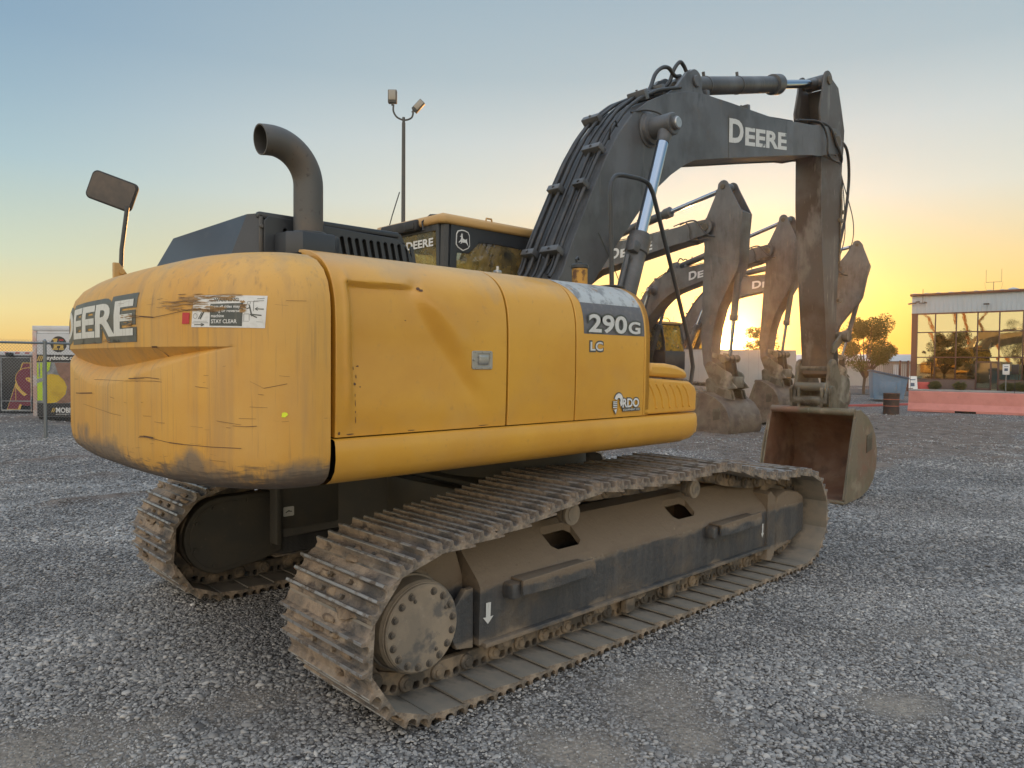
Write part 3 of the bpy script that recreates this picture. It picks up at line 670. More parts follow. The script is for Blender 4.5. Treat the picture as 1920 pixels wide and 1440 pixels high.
def build_excavator(root,pose,main=True):
    set_style(main)
    P=lambda name,mb,m,par=None,**k: part(name,mb,m,par or root,**k)
    build_undercarriage(root,True,main); build_undercarriage(root,False,main)
    # car body
    m=MB(); m.box(-.75,.75,-.85,.85,.52,.93,.05); m.cyl((0,0,.9),(0,0,1.10),.66,48,.01); m.box(-.95,-.80,-.45,.45,.60,.90,.02); m.box(-1.74,.3,.80,.86,.50,.95,.012); m.box(-1.74,.3,.77,.86,.95,.97,.008); m.box(-1.76,-1.715,.74,.86,.40,.97,.008)
    for sx in (-1,1):
        for sy in (-1,1):
            V=[]
            for (x,y,hw,z0,z1) in ((.45*sx,.55*sy,.42,.52,.93),(1.25*sx,1.10*sy,.32,.36,.80)):
                V+=[(x-hw,y,z0),(x+hw,y,z0),(x+hw,y,z1),(x-hw,y,z1)]
            m.add(V,[(0,1,5,4),(1,2,6,5),(2,3,7,6),(3,0,4,7),(0,3,2,1),(4,5,6,7)])
    m.box(.80,1.0,-.5,.5,.55,.86,.02)
    cb_=P('car_body',m,'dusty_dark')
    if main:
        m=MB(); m.plate(rrect(STK[0],STK[2],STK[1],STK[3],.010),.797,.799,0); part('safety_sticker',m,'white',cb_)
        m=MB(); m.tube([(STK[0]+.02,.7965,STK[2]+.03),(STK[0]+.05,.7965,STK[3]-.03),(STK[1]-.05,.7965,STK[2]+.04),(STK[1]-.02,.7965,STK[3]-.04)],.004,4); part('sticker_drawing',m,'lettdark',cb_)
    m=MB(); m.cyl((0,0,1.10),(0,0,1.21),.60,48,.01); m.cyl((0,0,1.13),(0,0,1.16),.66,48,.005)
    for k in range(40): m.cyl((.63*math.cos(k*PI/20),.63*math.sin(k*PI/20),1.10),(.63*math.cos(k*PI/20),.63*math.sin(k*PI/20),1.135),.014,6); P('swing_bearing',m,'dark')
    m=MB(); m.box(-2.5,.40,-1.22,1.22,1.20,1.44,.03); m.box(.4,1.25,.3,1.34,1.20,1.44,.03); m.box(-.25,1.0,-.36,-.30,1.4,2.12,.02); m.box(-.25,1.0,.22,.28,1.4,2.12,.02); m.box(-2.3,-.3,-.9,.9,1.165,1.2,.01)
    P('revolving_frame',m,'dark')
    m=MB(); m.box(-2.56,-.06,-1.415,1.415,1.44,2.16,.0); m.box(-2.56,-.10,-1.24,-.55,2.15,2.34); m.box(-2.56,-.08,-1.16,-.55,2.2,2.368); m.box(-2.56,-.5,-.6,1.3,2.2,2.36); P('engine_bay',m,'gap')
    # counterweight
    cwo=P('counterweight',cw_mesh(),'yellow_cw',ang=28)
    if main:
        o=cw_text('DEERE',-1.12,.655,1.912,2.158,.0022,.085,.80); part('letter_outline',o,'lettdark',cwo,fixn=False)
        o=flatmesh([(-1.13,1.915),(.64,1.915),(.655,2.155),(-1.13,2.155)],[(0,1,2,3)],lambda a,b:cws(a,b,.0012),40) if 0 else None
        o=cw_text('DEERE',-1.09,.61,1.945,2.128,.0040,.028,.94); part('lettering',o,'lettcw',cwo,fixn=False)
        w=cw_decal([(1.136,1.974),(1.505,1.969),(1.515,2.114),(1.150,2.118)],.0022,30); wo=part('warning_sign',w,'white',cwo,fixn=False)
        w=cw_decal([(1.243,1.980),(1.403,1.978),(1.408,2.081),(1.247,2.078)],.0036,20); part('sign_panel',w,'lettdark',cwo,fixn=False)
        mb=MB()
        for body,z,h,s1 in (('from all sides may',2.056,.016,1.395),('swing or reverse',2.036,.016,1.395),('machine',2.017,.014,1.318),('STAY CLEAR',1.990,.018,1.380)):
            V,F=text_flat(body,.02); V=[(1.252+a*(s1-1.252),z+b*h) for a,b in V]; flatmesh(V,F,lambda a,b:cws(a,b,.0046),1,0,mb)
        part('sign_text',mb,'white',cwo,fixn=False)
        mb=MB()
        V,F=text_flat('WARNING',.03); flatmesh([(1.262+a*.125,2.088+b*.016) for a,b in V],F,lambda a,b:cws(a,b,.0036),1,0,mb)
        def ln(p,q,w=.0022):
            p,q=Vector(p),Vector(q); d=(q-p).normalized(); n=Vector((-d.y,d.x))*w/2; flatmesh([tuple(p+n),tuple(q+n),tuple(q-n),tuple(p-n)],[(0,1,2,3)],lambda a,b:cws(a,b,.0038),1,0,mb)
        for p,q,w in (((1.143,1.993),(1.235,1.993),.0015),((1.15,2.0),(1.23,2.0),.0012),((1.155,1.985),(1.205,1.985),.004),((1.195,1.991),(1.213,1.985),.003),((1.195,1.979),(1.213,1.985),.003),
                      ((1.19,2.01),(1.213,2.045),.006),((1.18,2.01),(1.20,2.04),.004),((1.405,2.0),(1.495,1.996),.0012),((1.462,2.055),(1.50,2.054),.004),((1.462,2.055),(1.474,2.062),.003),((1.462,2.055),(1.474,2.048),.003),
                      ((1.436,2.072),(1.448,2.022),.006),((1.44,2.03),(1.47,2.016),.005),((1.448,2.03),(1.49,2.026),.005),((1.425,2.055),(1.437,2.06),.004),((1.455,2.09),(1.455,2.045),.002),((1.455,2.09),(1.50,2.092),.002),((1.47,2.10),(1.503,2.103),.002),
                      ((1.412,2.002),(1.412,2.032),.0015),((1.412,2.032),(1.436,2.032),.0015),((1.436,2.032),(1.436,2.002),.0015)): ln(p,q,w)
        for c,r in (((1.162,2.024),.012),((1.434,2.082),.007)):
            q=[(c[0]+r*math.cos(a*PI/5),c[1]+r*math.sin(a*PI/5)) for a in range(10)]
            for a,b in zip(q,q[1:]+q[:1]): ln(a,b,.0015)
        part('sign_symbols',mb,'lettdark',cwo,fixn=False)
        part('red_reflector',cw_decal([(1.074,1.990),(1.121,1.989),(1.126,2.040),(1.078,2.042)],.003,4),'red',cwo,fixn=False)
        part('paint_mark',cw_decal([(1.575,1.570),(1.59,1.568),(1.603,1.58),(1.60,1.588),(1.588,1.592),(1.577,1.588)],.003,3),'lime',cwo,fixn=False)
        # scrapes in the paint
        rnd=random.Random(3); mb=MB()
        def ragged(s0,s1,zm,w,n=26,amp=.5,z1=None):
            z1=zm if z1 is None else z1; up_=[];dn=[]
            for i in range(n+1):
                t=i/n; s=s0+(s1-s0)*t; ww=w*math.sin(PI*min(max(t,.04),.96))**.6; z=zm+(z1-zm)*t
                up_.append((s,z+ww*rnd.uniform(1-amp,1))); dn.append((s,z-ww*rnd.uniform(1-amp,1)))
            for i in range(n): flatmesh([up_[i],up_[i+1],dn[i+1],dn[i]],[(0,1,2,3)],lambda a,b:cws(a,b,.0056),1,0,mb)
        def strands(s0,s1,z0,z1,n,w=.0022,lmin=.10,lmax=.35,tilt=-.03):
            for k in range(n):
                L=rnd.uniform(lmin,lmax)*(s1-s0); s=rnd.uniform(s0,s1-L); z=rnd.triangular(z0,z1); ragged(s,s+L,z,w*rnd.uniform(.4,1.5),9,.7,z+tilt*L+rnd.uniform(-.004,.004))
        strands(1.02,1.42,2.088,2.130,46,.0030); strands(.86,1.24,2.070,2.100,26,.0022); strands(1.12,1.34,2.040,2.068,34,.0030); strands(.43,.72,2.025,2.055,16,.0020); strands(.44,.62,1.985,2.03,12,.003,.2,.5)
        strands(1.39,1.43,2.035,2.10,10,.006,.5,.9); strands(.08,.30,1.912,1.94,9,.004); strands(.93,1.14,2.05,2.075,14,.002)
        part('paint_scrape',mb,'scrape',cwo,fixn=False)
        mb=MB()
        def hair(pts,w,off=.0062):
            for (a,b) in zip(pts,pts[1:]):
                a,b=Vector(a),Vector(b); d=(b-a).normalized(); n=Vector((-d.y,d.x))*w*rnd.uniform(.3,1); flatmesh([tuple(a+n),tuple(b+n),tuple(b-n),tuple(a-n)],[(0,1,2,3)],lambda p,q:cws(p,q,off),1,0,mb)
        hair([(.55,2.052),(.7,2.036),(.85,2.026),(.97,2.036),(1.1,2.052),(1.2,2.055)],.0035)
        hair([(.68,1.440),(.76,1.447),(.85,1.444),(.98,1.436),(1.08,1.434),(1.25,1.431),(1.40,1.429)],.0022); hair([(.69,1.446),(.74,1.45),(.84,1.449)],.004)
        hair([(1.44,2.0-.27),(1.5,1.70),(1.6,1.72)],.001)
        for k in range(60):
            s=rnd.uniform(.1,1.6); z=rnd.choice([rnd.uniform(2.06,2.12),rnd.uniform(1.32,1.46),rnd.uniform(1.5,1.8)]); L=rnd.uniform(.015,.09); z2=z+rnd.uniform(-.006,.006)
            hair([(s,z),(s+L,z2)],rnd.uniform(.0004,.0009))
        hair([(-.6,1.70),(.1,1.712),(.5,1.715),(.85,1.722)],.0012); hair([(.85,1.722),(1.2,1.70),(1.5,1.67)],.001); hair([(.55,1.728),(.66,1.731),(.75,1.735)],.003); hair([(.62,1.736),(.75,1.739),(.9,1.733)],.002)
        hair([(-.3,1.56),(.3,1.535),(.9,1.525),(1.35,1.52)],.001); hair([(.86,1.885),(.9,1.86),(.92,1.84)],.002); hair([(.83,1.885),(.88,1.885)],.004)
        hair([(-.55,1.615),(-.4,1.62),(-.1,1.632)],.003); hair([(1.36,1.53),(1.42,1.527),(1.47,1.53)],.002); hair([(1.28,1.55),(1.36,1.54),(1.40,1.535)],.0015)
        part('deep_scratches',mb,'scratch',cwo,fixn=False)
    # side panels
    ed=P('engine_door',side_panel(-2.540,-1.437,dent if main else None,150 if main else 20),'yellow',ang=40)
    P('pump_door',side_panel(-1.422,-.844,None,20),'yellow',ang=40)
    tk=P('tank_cover',side_panel(-.833,-.122,None,24),'yellow',ang=40); P('tank_corner',side_panel(-.116,.0,None,2,.10),'yellow',ang=40)
    P('side_panel',side_panel(-2.558,-.50,None,20,sy=-1),'yellow',ang=40)
    P('side_skirt',skirt_mesh(-2.556,.575),'yellow',ang=40); P('side_skirt',skirt_mesh(-2.565,1.30,-1),'yellow',ang=40)
    # latch
    m=MB(); m.plate(rrect(-1.705,1.785,-1.553,1.888,.012),-1.503,-1.497,.002,holes=[rrect(-1.668,1.802,-1.572,1.872,.006)])
    m.box(-1.672,-1.568,-1.499,-1.494,1.798,1.876,0,0); m.box(-1.655,-1.585,-1.506,-1.498,1.81,1.865,.003)
    for z in (1.825,1.85): m.box(-1.66,-1.60,-1.509,-1.505,z-.002,z+.002)
    for x,z in ((-1.69,1.838),): m.cyl((x,-1.503,z),(x,-1.509,z),.008,12,.001)
    for x in (-1.68,-1.63,-1.57):
        for z in (1.793,1.881): m.cyl((x,-1.503,z),(x,-1.506,z),.004,8)
    part('door_latch',m,'steel',ed)
    if main:
        mb=MB(); rnd=random.Random(5)
        def chip(x,z,w,h,y=-1.4995):
            n=7; q=[(x+w*math.cos(2*PI*i/n)*rnd.uniform(.5,1),z+h*math.sin(2*PI*i/n)*rnd.uniform(.5,1)) for i in range(n)]
            b=len(mb.v); mb.v+=[(a,surf_y(a,c)-.0015,c) for a,c in q]; mb.f.append(tuple(range(b,b+n))); mb.m.append(0)
        def surf_y(x,z):
            ts=[(abs(pf(j/100).y-z),j/100) for j in range(80)]; t=min(ts)[1]; return pf(t,dent(x,t)).x
        for x,z,w,h in ((-2.41,1.80,.010,.005),(-2.42,1.75,.004,.012),(-2.435,1.79,.004,.01),(-2.43,1.715,.012,.01),(-2.40,1.70,.007,.004),(-2.43,1.66,.003,.01),(-2.43,1.62,.003,.02),(-2.43,1.58,.004,.008),(-2.43,1.54,.003,.02),
            (-2.035,2.205,.012,.012),(-2.02,2.196,.018,.008),(-2.46,2.215,.003,.015),(-2.12,2.035,.006,.003),(-2.46,1.474,.025,.004),(-2.52,1.48,.01,.012),(-2.1,1.472,.04,.003),(-1.6,1.472,.05,.003),(-1.66,2.05,.004,.003)): chip(x,z,w,h)
        part('paint_chips',mb,'scratch',ed,fixn=False)
        # tank cover decals follow the curved shoulder
        def tdec(pts,off,cuts=1,mb=None):
            # pts (x, t) with t along the panel profile
            return flatmesh(pts,[tuple(range(len(pts)))],lambda a,b:(a,pf(b,-off).x,pf(b,-off).y),1,0,mb)
        def tz(z):
            return min((abs(pf(j/400).y-z),j/400) for j in range(330))[1]
        t0,t1,t2=tz(2.012),tz(2.215),.80
        mb=MB(); K=10
        for i in range(K): a=t0+(t1-t0)*i/K; b=t0+(t1-t0)*(i+1)/K; tdec([(-.765,a),(-.122,a),(-.122,b),(-.765,b)],.0012,1,mb)
        mp=part('model_panel',mb,'panelgrey',tk,fixn=False)
        mb=MB()
        for i in range(14):
            a=t1+(t2-t1)*i/14; b=t1+(t2-t1)*(i+1)/14; xl=lambda t:-.765-.09*((t-t1)/(t2-t1))**1.0
            tdec([(xl(a),a),(-.124,a),(-.124,b),(xl(b),b)],.0016,1,mb)
        part('scraped_patch',mb,'scrapesilver',tk,fixn=False)
        for body,x0,x1,z0,z1,bd in (('290',-.722,-.325,2.022,2.142,.025),('G',-.308,-.175,2.026,2.110,.03)):
            for nm,off,mm,b2,gx in (('model_outline',.0019,'lettdark',bd+.055,.014),('model_number',.0027,'lettwhite',bd,0)):
                V,F=text_flat(body,b2,.92 if nm=='model_outline' else 1.0); V=[(x0-gx+a*(x1-x0+2*gx),z0-gx*.8+b*(z1-z0+1.6*gx)) for a,b in V]
                part(nm,flatmesh(V,F,lambda a,b:(a,-1.4972-off,b),1),mm,tk,fixn=False)
        for nm,off,mm,b2,gx in (('letter_outline',.0016,'lettdark',.08,.010),('lettering',.0032,'lettwhite',.025,0)):
            V,F=text_flat('LC',b2,1.0); V=[(-.705-gx+a*(.125+2*gx),1.905-gx+b*(.058+2*gx)) for a,b in V]
            part(nm,flatmesh(V,F,lambda a,b:(a,-1.4975-off,b),1),mm,tk,fixn=False)
        # dealer decal: round swirl, RDO, EQUIPMENT CO.
        mo=MB(); mw=MB()
        for mbx,off,gr in ((mo,.0015,.008),(mw,.0032,0)):
            y=-1.497-off; cx,cz=-.405,1.575; r0,r1=.046+gr,.018-gr
            q=[(cx+r0*math.cos(R(a)),cz+r0*1.05*math.sin(R(a))) for a in range(-60,175,15)]+[(cx+r1*math.cos(R(a)),cz+r1*math.sin(R(a))) for a in range(174,-60,-15)]
            n=len(q); bm=bmesh.new(); vs=[bm.verts.new((a,y,b)) for a,b in q]; h=n//2
            for i in range(h-1):
                bm.faces.new((vs[i],vs[i+1],vs[n-2-i],vs[n-1-i]))
            mbx.bm(bm)
            for k in range(4): mbx.box(cx-.06-gr/2,cx-.018+gr/2,y-.0002,y,cz-.012-k*.012-gr/2,cz-.005-k*.012+gr/2)
            mbx.add([(cx-.05-gr,y,cz-.06),(cx-.03,y,cz-.088-gr),(cx-.02+gr,y,cz-.055)],[(0,1,2)])
            V,F=text_flat('RDO',.03+(.05 if gr else 0)); flatmesh([(-.365-gr+a*(.185+2*gr),1.525-gr+b*(.062+2*gr)) for a,b in V],F,lambda a,b:(a,y,b),1,0,mbx)
        V,F=text_flat('EQUIPMENT CO.',.01); flatmesh([(-.355+a*.185,1.503+b*.013) for a,b in V],F,lambda a,b:(a,-1.5002,b),1,0,mw)
        mo.box(-.362,-.165,-1.4992,-1.498,1.499,1.520)
        do=part('dealer_decal',mo,'lettdark',tk,fixn=False); part('dealer_lettering',mw,'white',tk,fixn=False)
    # toolbox
    m=MB(); m.plate([(-.112,1.465),(.545,1.465),(.56,1.48),(.565,1.615),(.54,1.655),(.46,1.695),(-.112,1.728)],-1.49,-.72,.018)
    tb=P('toolbox',m,'yellow',ang=45)
    m=MB()
    for k in range(6):
        x=-.055+k*.085; m.tube([(x,-1.488,1.688-.004*k),(x+.04,-1.488,1.64),(x+.075,-1.488,1.58),(x+.09,-1.488,1.51)],.0105,8)
        m.cyl((x+.09,-1.488,1.51),(x+.09,-1.503,1.51),.009,8,.002)
    part('pressed_rib',m,'yellow',tb)
    m=MB(); m.plate([(-.02,1.735),(.45,1.712),(.475,1.725),(.465,1.76),(.42,1.79),(.34,1.812),(.2,1.828),(-.02,1.832)],-1.47,-.75,.03); part('toolbox_lid',m,'yellow',tb,ang=50)
    # hood
    top=[(-2.62,-.70),(-2.58,-.785),(-1.68,-.785),(-1.68,.42),(-2.62,.42)]; bot=[(-2.72,-.69),(-2.58,-.785),(-1.52,-.785),(-1.52,.60),(-2.72,.60)]
    m=MB(); m.add([(x,y,2.612) for x,y in top]+[(x,y,2.34) for x,y in bot],[(0,1,2,3,4),(5,6,1,0),(6,7,2,1),(7,8,3,2),(8,9,4,3),(9,5,0,4)])
    hd=P('engine_hood',m,['hood'],ang=25)
    slots=[]
    for k in range(18):
        x=-2.455+k*.0495; o=arc(x,2.53,.0125,0,180,5)+[(x+.02,2.35),(x+.045,2.35)]; slots.append([(a,b) for a,b in o[:6]]+[(x+.022,2.37),(x+.047,2.37)])
    m=MB(); m.box(-2.50,-1.66,-.792,-.787,2.345,2.56,mi=1)
    m.plate([(-2.575,2.35),(-2.575,2.57),(-2.55,2.598),(-1.74,2.575),(-1.68,2.55),(-1.64,2.51),(-1.535,2.35)],-.815,-.797,.004,holes=slots)
    m.box(-2.60,-1.70,-.80,-.76,2.585,2.618,.008)
    part('louvre_panel',m,['hood','gap'],hd)
    m=MB(); m.box(-2.595,-2.575,-.80,-.79,2.36,2.60,.003); m.cyl((-2.585,-.79,2.54),(-2.585,-.81,2.54),.012,8,.003); part('hood_bolt',m,'pipe',hd)
    # exhaust
    m=MB(); m.plate([(-2.52,-.95),(-2.46,-1.02),(-2.27,-1.02),(-2.215,-.97),(-2.215,-.82),(-2.52,-.82)],2.34,2.505,.008,axis='z'); m.cyl((-2.37,-.91,2.5),(-2.37,-.91,2.515),.100,32,.003)
    ex=P('muffler_box',m,'hood',ang=25)
    path=[(-2.37,-.91,2.50),(-2.37,-.91,2.62),(-2.37,-.91,2.74)]+[(-2.37-.205*(1-math.cos(R(a))),-.91,2.765+.205*math.sin(R(a))) for a in range(0,93,6)]+[(-2.61,-.91,2.967),(-2.64,-.91,2.962)]
    m=MB(); m.tube(path,.078,28,cap=False); n=28; inner=MB(); m.tube(path,.071,28,cap=False)
    k=len(path); a0=(k-1)*n; b0=len(m.v)//2+(k-1)*n
    m.f+=[(a0+j,a0+(j+1)%n,b0+(j+1)%n,b0+j) for j in range(n)]; m.m+=[0]*n
    P('exhaust_pipe',m,'pipe',ang=50,fixn=False)
    # mirror
    m=MB(); m.tube([(-2.745,1.11,2.36),(-2.735,1.11,2.60),(-2.70,1.10,2.90)],.015,10); m.tube([(-2.70,1.105,2.88),(-2.69,1.15,2.92),(-2.70,1.22,2.96)],.013,8)
    mi=P('mirror_stay',m,'cabblack')
    m=MB(); m.plate([(-2.80,2.30),(-2.80,2.50),(-2.765,2.50),(-2.68,2.38),(-2.68,2.30)],1.06,1.10,.004); m.cyl((-2.75,1.05,2.44),(-2.75,1.11,2.44),.02,10); part('mirror_bracket',m,'yellow',mi)
    c=Vector((-2.765,1.21,3.022)); ax=(r2*1).normalized(); ax.z=0; ax.normalize(); nrm=Vector((-ax.y,ax.x,0)); 
    Mx=Matrix.Translation(c)@Matrix((( ax.x,nrm.x,0,0),(ax.y,nrm.y,0,0),(0,0,1,0),(0,0,0,1)))@Matrix.Rotation(R(20),4,'Y')
    m=MB(); m.plate(rrect(-.172,-.105,.172,.105,.04,5),-.012,.012,.006,M=Mx); mo=part('mirror_head',m,'rubber',mi,ang=50)
    m=MB(); m.plate(rrect(-.160,-.094,.160,.094,.034,5),-.016,-.011,.001,M=Mx); part('mirror_glass',m,'mirror',mi)
    # filler neck
    m=MB(); m.cyl((-.36,-1.10,2.36),(-.36,-1.10,2.50),.056,20,.003); fn=P('filler_neck',m,'rustyellow')
    m=MB(); m.cyl((-.36,-1.10,2.495),(-.36,-1.10,2.528),.062,20,.006); m.box(-.40,-.36,-1.13,-1.09,2.525,2.54,.004); m.tube([(-.39,-1.10,2.54),(-.40,-1.10,2.56),(-.385,-1.10,2.575),(-.37,-1.1,2.56)],.009,8); part('filler_cap',m,'cabblack',fn)
    m=MB(); m.box(-1.265,-1.225,-1.22,-1.18,2.37,2.395,.006); m.cyl((-1.245,-1.20,2.39),(-1.245,-1.20,2.42),.009,8,.002); P('door_hinge_post',m,'steel')
    # handrail
    m=MB(); m.tube(crom([(-.12,-1.2,2.36),(-.135,-1.2,2.75),(-.15,-1.2,3.05)],4)+crom([(-.14,-1.2,3.13),(-.09,-1.2,3.185),(0,-1.2,3.205)],4)+crom([(.18,-1.2,3.215),(.30,-1.2,3.20),(.37,-1.2,3.13)],4)+[(.66,-1.2,2.52),(.92,-1.2,1.95),(.96,-1.2,1.80),(.93,-1.2,1.66),(.80,-1.2,1.60),(.52,-1.2,1.58)],.017,10)
    m.box(-.18,-.04,-1.25,-1.13,2.376,2.390,.004); P('handrail',m,'cabblack')
    m=MB(); m.box(-.17,-.02,-1.22,-1.12,2.34,2.375,.006); P('rail_mount',m,'yellow')
    # ---- cab ----
    m=MB()
    cx0,cx1,cy0,cy1=-.40,1.42,.43,1.42
    m.box(cx0,cx1,cy0,cy1,1.46,2.10,.03)
    sidef=[(cx0+.06,2.05),(cx1-.12,2.05),(cx1-.05,2.4),(cx1-.22,3.03),(cx0+.10,3.03)]
    hole=[(-.24,2.14),(1.20,2.14),(1.26,2.42),(1.16,2.80),(1.08,2.84),(.6,2.895),(.2,2.905),(.02,2.895),(-.04,2.84),(-.10,2.79),(-.24,2.785)]
    m.plate(sidef,cy0,cy0+.03,.006,holes=[hole]); m.plate(sidef,cy1-.03,cy1,.006,holes=[hole])
    m.plate([(cy0+.04,2.05),(cy1-.04,2.05),(cy1-.10,3.03),(cy0+.06,3.03)],cx0,cx0+.04,.006,holes=[[(cy0+.07,2.20),(cy1-.10,2.20),(cy1-.14,2.965),(cy0+.10,2.965)]],axis='x')
    m.tube([(cx0+.045,cy0+.045,2.0),(cx0+.07,cy0+.05,3.03)],.048,8); m.tube([(cx0+.045,cy1-.045,2.0),(cx0+.07,cy1-.05,3.03)],.048,8)
    m.tube([(cx1-.05,cy0+.04,2.0),(cx1-.24,cy0+.04,3.0)],.035,8); m.tube([(cx1-.05,cy1-.04,2.0),(cx1-.24,cy1-.04,3.0)],.035,8)
    m.box(cx0+.05,cx1-.25,cy0+.03,cy1-.03,2.985,3.03,.01)
    cab=P('cab',m,'cabblack')
    m=MB(); m.plate([(cx0-.03,cy0+.02),(cx0+.03,cy0-.025),(cx1-.28,cy0-.025),(cx1-.20,cy0+.02),(cx1-.20,cy1-.02),(cx1-.28,cy1+.03),(cx0+.03,cy1+.03),(cx0-.03,cy1-.02)],3.02,3.10,.022,axis='z')
    m.plate([(cx0+.05,cy0+.06),(cx1-.36,cy0+.05),(cx1-.36,cy1-.05),(cx0+.05,cy1-.05)],3.09,3.125,.015,axis='z')
    for x in (.12,.92): m.tube([(x,cy0+.03,3.10),(x+.01,cy0+.03,3.135),(x+.07,cy0+.03,3.135),(x+.08,cy0+.03,3.10)],.009,6)
    part('cab_roof',m,'yellow',cab,ang=50)
    m=MB(); m.box(cx0-.06,cx0+.05,cy0+.30,cy1-.12,2.985,3.085,.02); m.box(cx0-.07,cx0-.04,cy0+.33,cy0+.47,3.0,3.06,.006); m.tube([(cx0-.05,cy0+.20,2.97),(cx0-.04,cy0+.24,3.05),(cx0+.02,cy0+.2,3.115),(cx0+.12,cy0+.12,3.12)],.009,6); part('rear_lamp_bar',m,'rubber',cab)
    gl=lambda nm,pts,a,b,ax: part(nm,MB().plate(pts,a,b,0,axis=ax),'glass',cab)
    gs=[(-.28,2.11),(1.24,2.11),(1.30,2.42),(1.16,2.9),(-.22,2.92)]
    gl('cab_window',gs,cy0+.010,cy0+.016,'y'); part('cab_window',MB().plate(gs,cy1-.016,cy1-.010,0),'goldglass',cab); gl('cab_window',[(cy0+.1,2.15),(cy1-.1,2.15),(cy1-.14,2.97),(cy0+.11,2.97)],cx0+.010,cx0+.016,'x')
    m=MB(); m.add([(cx1-.03,cy0+.05,2.08),(cx1-.03,cy1-.05,2.08),(cx1-.23,cy1-.05,2.98),(cx1-.23,cy0+.05,2.98)],[(0,1,2,3)]); part('windscreen',m,'goldglass',cab,fixn=False)
    m=MB(); m.box(.10,.62,.66,1.16,1.75,1.95,.05); m.box(.02,.16,.68,1.14,1.9,2.50,.05); m.box(.02,.12,.78,1.04,2.48,2.70,.04); m.tube([(-.26,cy0+.06,2.47),(1.2,cy0+.06,2.33)],.012,6); part('cab_seat',m,'rubber',cab)
    if main:
        V,F=text_flat('DEERE',.03,1.0,.0); part('window_lettering',flatmesh([(.555+.40*(1-a)+.0,2.835+b*.072) for a,b in V],F,lambda a,b:(cx0-.004,a,b),1),'white',cab,fixn=False)
        bx_,bz=-.175,2.895
        q=lambda s:[(bx_+s*x,bz+s*z) for x,z in ((-.85,-.45),(-.80,.55),(-.62,.85),(-.2,.97),(.2,.97),(.62,.85),(.80,.55),(.85,-.45),(.62,-.72),(0,-.98),(-.62,-.72))]
        mb=MB().plate(q(.094),cy0-.006,cy0-.0015,.0); em=part('emblem_plate',mb,'white',cab); mb=MB().plate(q(.084),cy0-.0085,cy0-.006,.0); part('emblem_field',mb,'rubber',cab)
        deer=[(-.70,-.30),(-.42,-.02),(-.36,.10),(-.30,.34),(-.46,.36),(-.50,.42),(-.30,.50),(-.34,.72),(-.26,.60),(-.22,.80),(-.16,.60),(-.08,.76),(-.12,.52),(-.10,.40),(-.06,.20),(.20,.10),(.44,.12),(.56,.24),(.52,.06),(.56,-.10),(.66,-.34),(.78,-.66),(.60,-.42),(.44,-.28),(.30,-.22),(.0,-.26),(-.16,-.24),(-.20,-.36),(-.46,-.42),(-.30,-.28),(-.34,-.16),(-.56,-.30)]
        mb=MB().plate([(bx_+.078*x,bz+.078*z) for x,z in deer],cy0-.0105,cy0-.0085,0); part('emblem_figure',mb,'white',cab)
    m=MB(); m.cyl((cx0-.01,cy1-.18,2.99),(cx0-.01,cy1-.18,3.06),.018,10,.003); m.tube([(cx0-.01,cy1-.18,3.05),(cx0+.03,cy1-.19,3.20),(cx0+.09,cy1-.22,3.42)],.005,6); part('antenna',m,'rubber',cab)
    # ================= boom =================
    o=BOOM_OUT+[(5.10,4.935),(5.35,5.00)]+arc(TIP[0],TIP[1],.17,100,-80,10)+[(5.6,4.66),(5.30,4.575)]+BOOM_IN+arc(FOOT[0],FOOT[1],.15,-40,-200,8)
    m=MB(); y0,y1=-.30,.22
    m.plate(o,y0,y0+.022,.004); m.plate(o,y1-.022,y1,.004)
    core=[]
    pts=BOOM_OUT; ins=[Vector(p)-(on_boom(min(i,len(pts)-1.001),1)-on_boom(min(i,len(pts)-1.001),0))*.014 for i,p in enumerate(pts)]
    core=[tuple(p) for p in ins]+[(5.3,4.965)]+[(5.3,4.60)]+[(a-.004,b+.014) for a,b in BOOM_IN]
    m.plate(core,y0+.01,y1-.01,.003)
    bo=rigpart(root,'boom',pose,'boom',m,'black',ang=30)
    sub=lambda nm,mb,mm,**k: part(nm,mb,mm,bo,**k)
    # lug for the arm cylinder, boss for the boom cylinders, weld seams
    m=MB(); L=[(1.72,4.42),(2.05,4.62),(2.28,4.86)]+arc(ALUG[0],ALUG[1],.125,135,-20,10)+[(2.60,4.70),(2.62,4.64)]
    for y in (-.24,.12): m.plate(L,y,y+.04,.006)
    m.cyl((ALUG[0],-.262,ALUG[1]),(ALUG[0],.18,ALUG[1]),.062,24,.008); sub('cylinder_lug',m,'black')
    m=MB(); m.lathe([(0,.17),(.012,.17),(.02,.15),(.05,.14),(.06,.105),(.16,.105),(.165,.09)],(CPIN[0],-.298,CPIN[1]),(CPIN[0],-1,CPIN[1]),32); m2=MB(); m2.lathe([(0,.17),(.012,.17),(.02,.15),(.12,.105),(.165,.09)],(CPIN[0],.218,CPIN[1]),(CPIN[0],1,CPIN[1]),32); sub('pivot_boss',m2,'black')
    m.cyl((CPIN[0],-.44,CPIN[1]),(CPIN[0],-.625,CPIN[1]),.062,24,.008); sub('pivot_boss',m,'black')
    m=MB(); m.cyl((CPIN[0],-.60,CPIN[1]),(CPIN[0],-.634,CPIN[1]),.055,24,.008); sub('pivot_cap',m,'steel')
    m=MB(); m.cyl((TIP[0],-.325,TIP[1]),(TIP[0],.245,TIP[1]),.085,28,.01); m.box(5.70,5.80,-.315,-.30,4.96,5.0,.004); sub('boom_pin',m,'linkage')
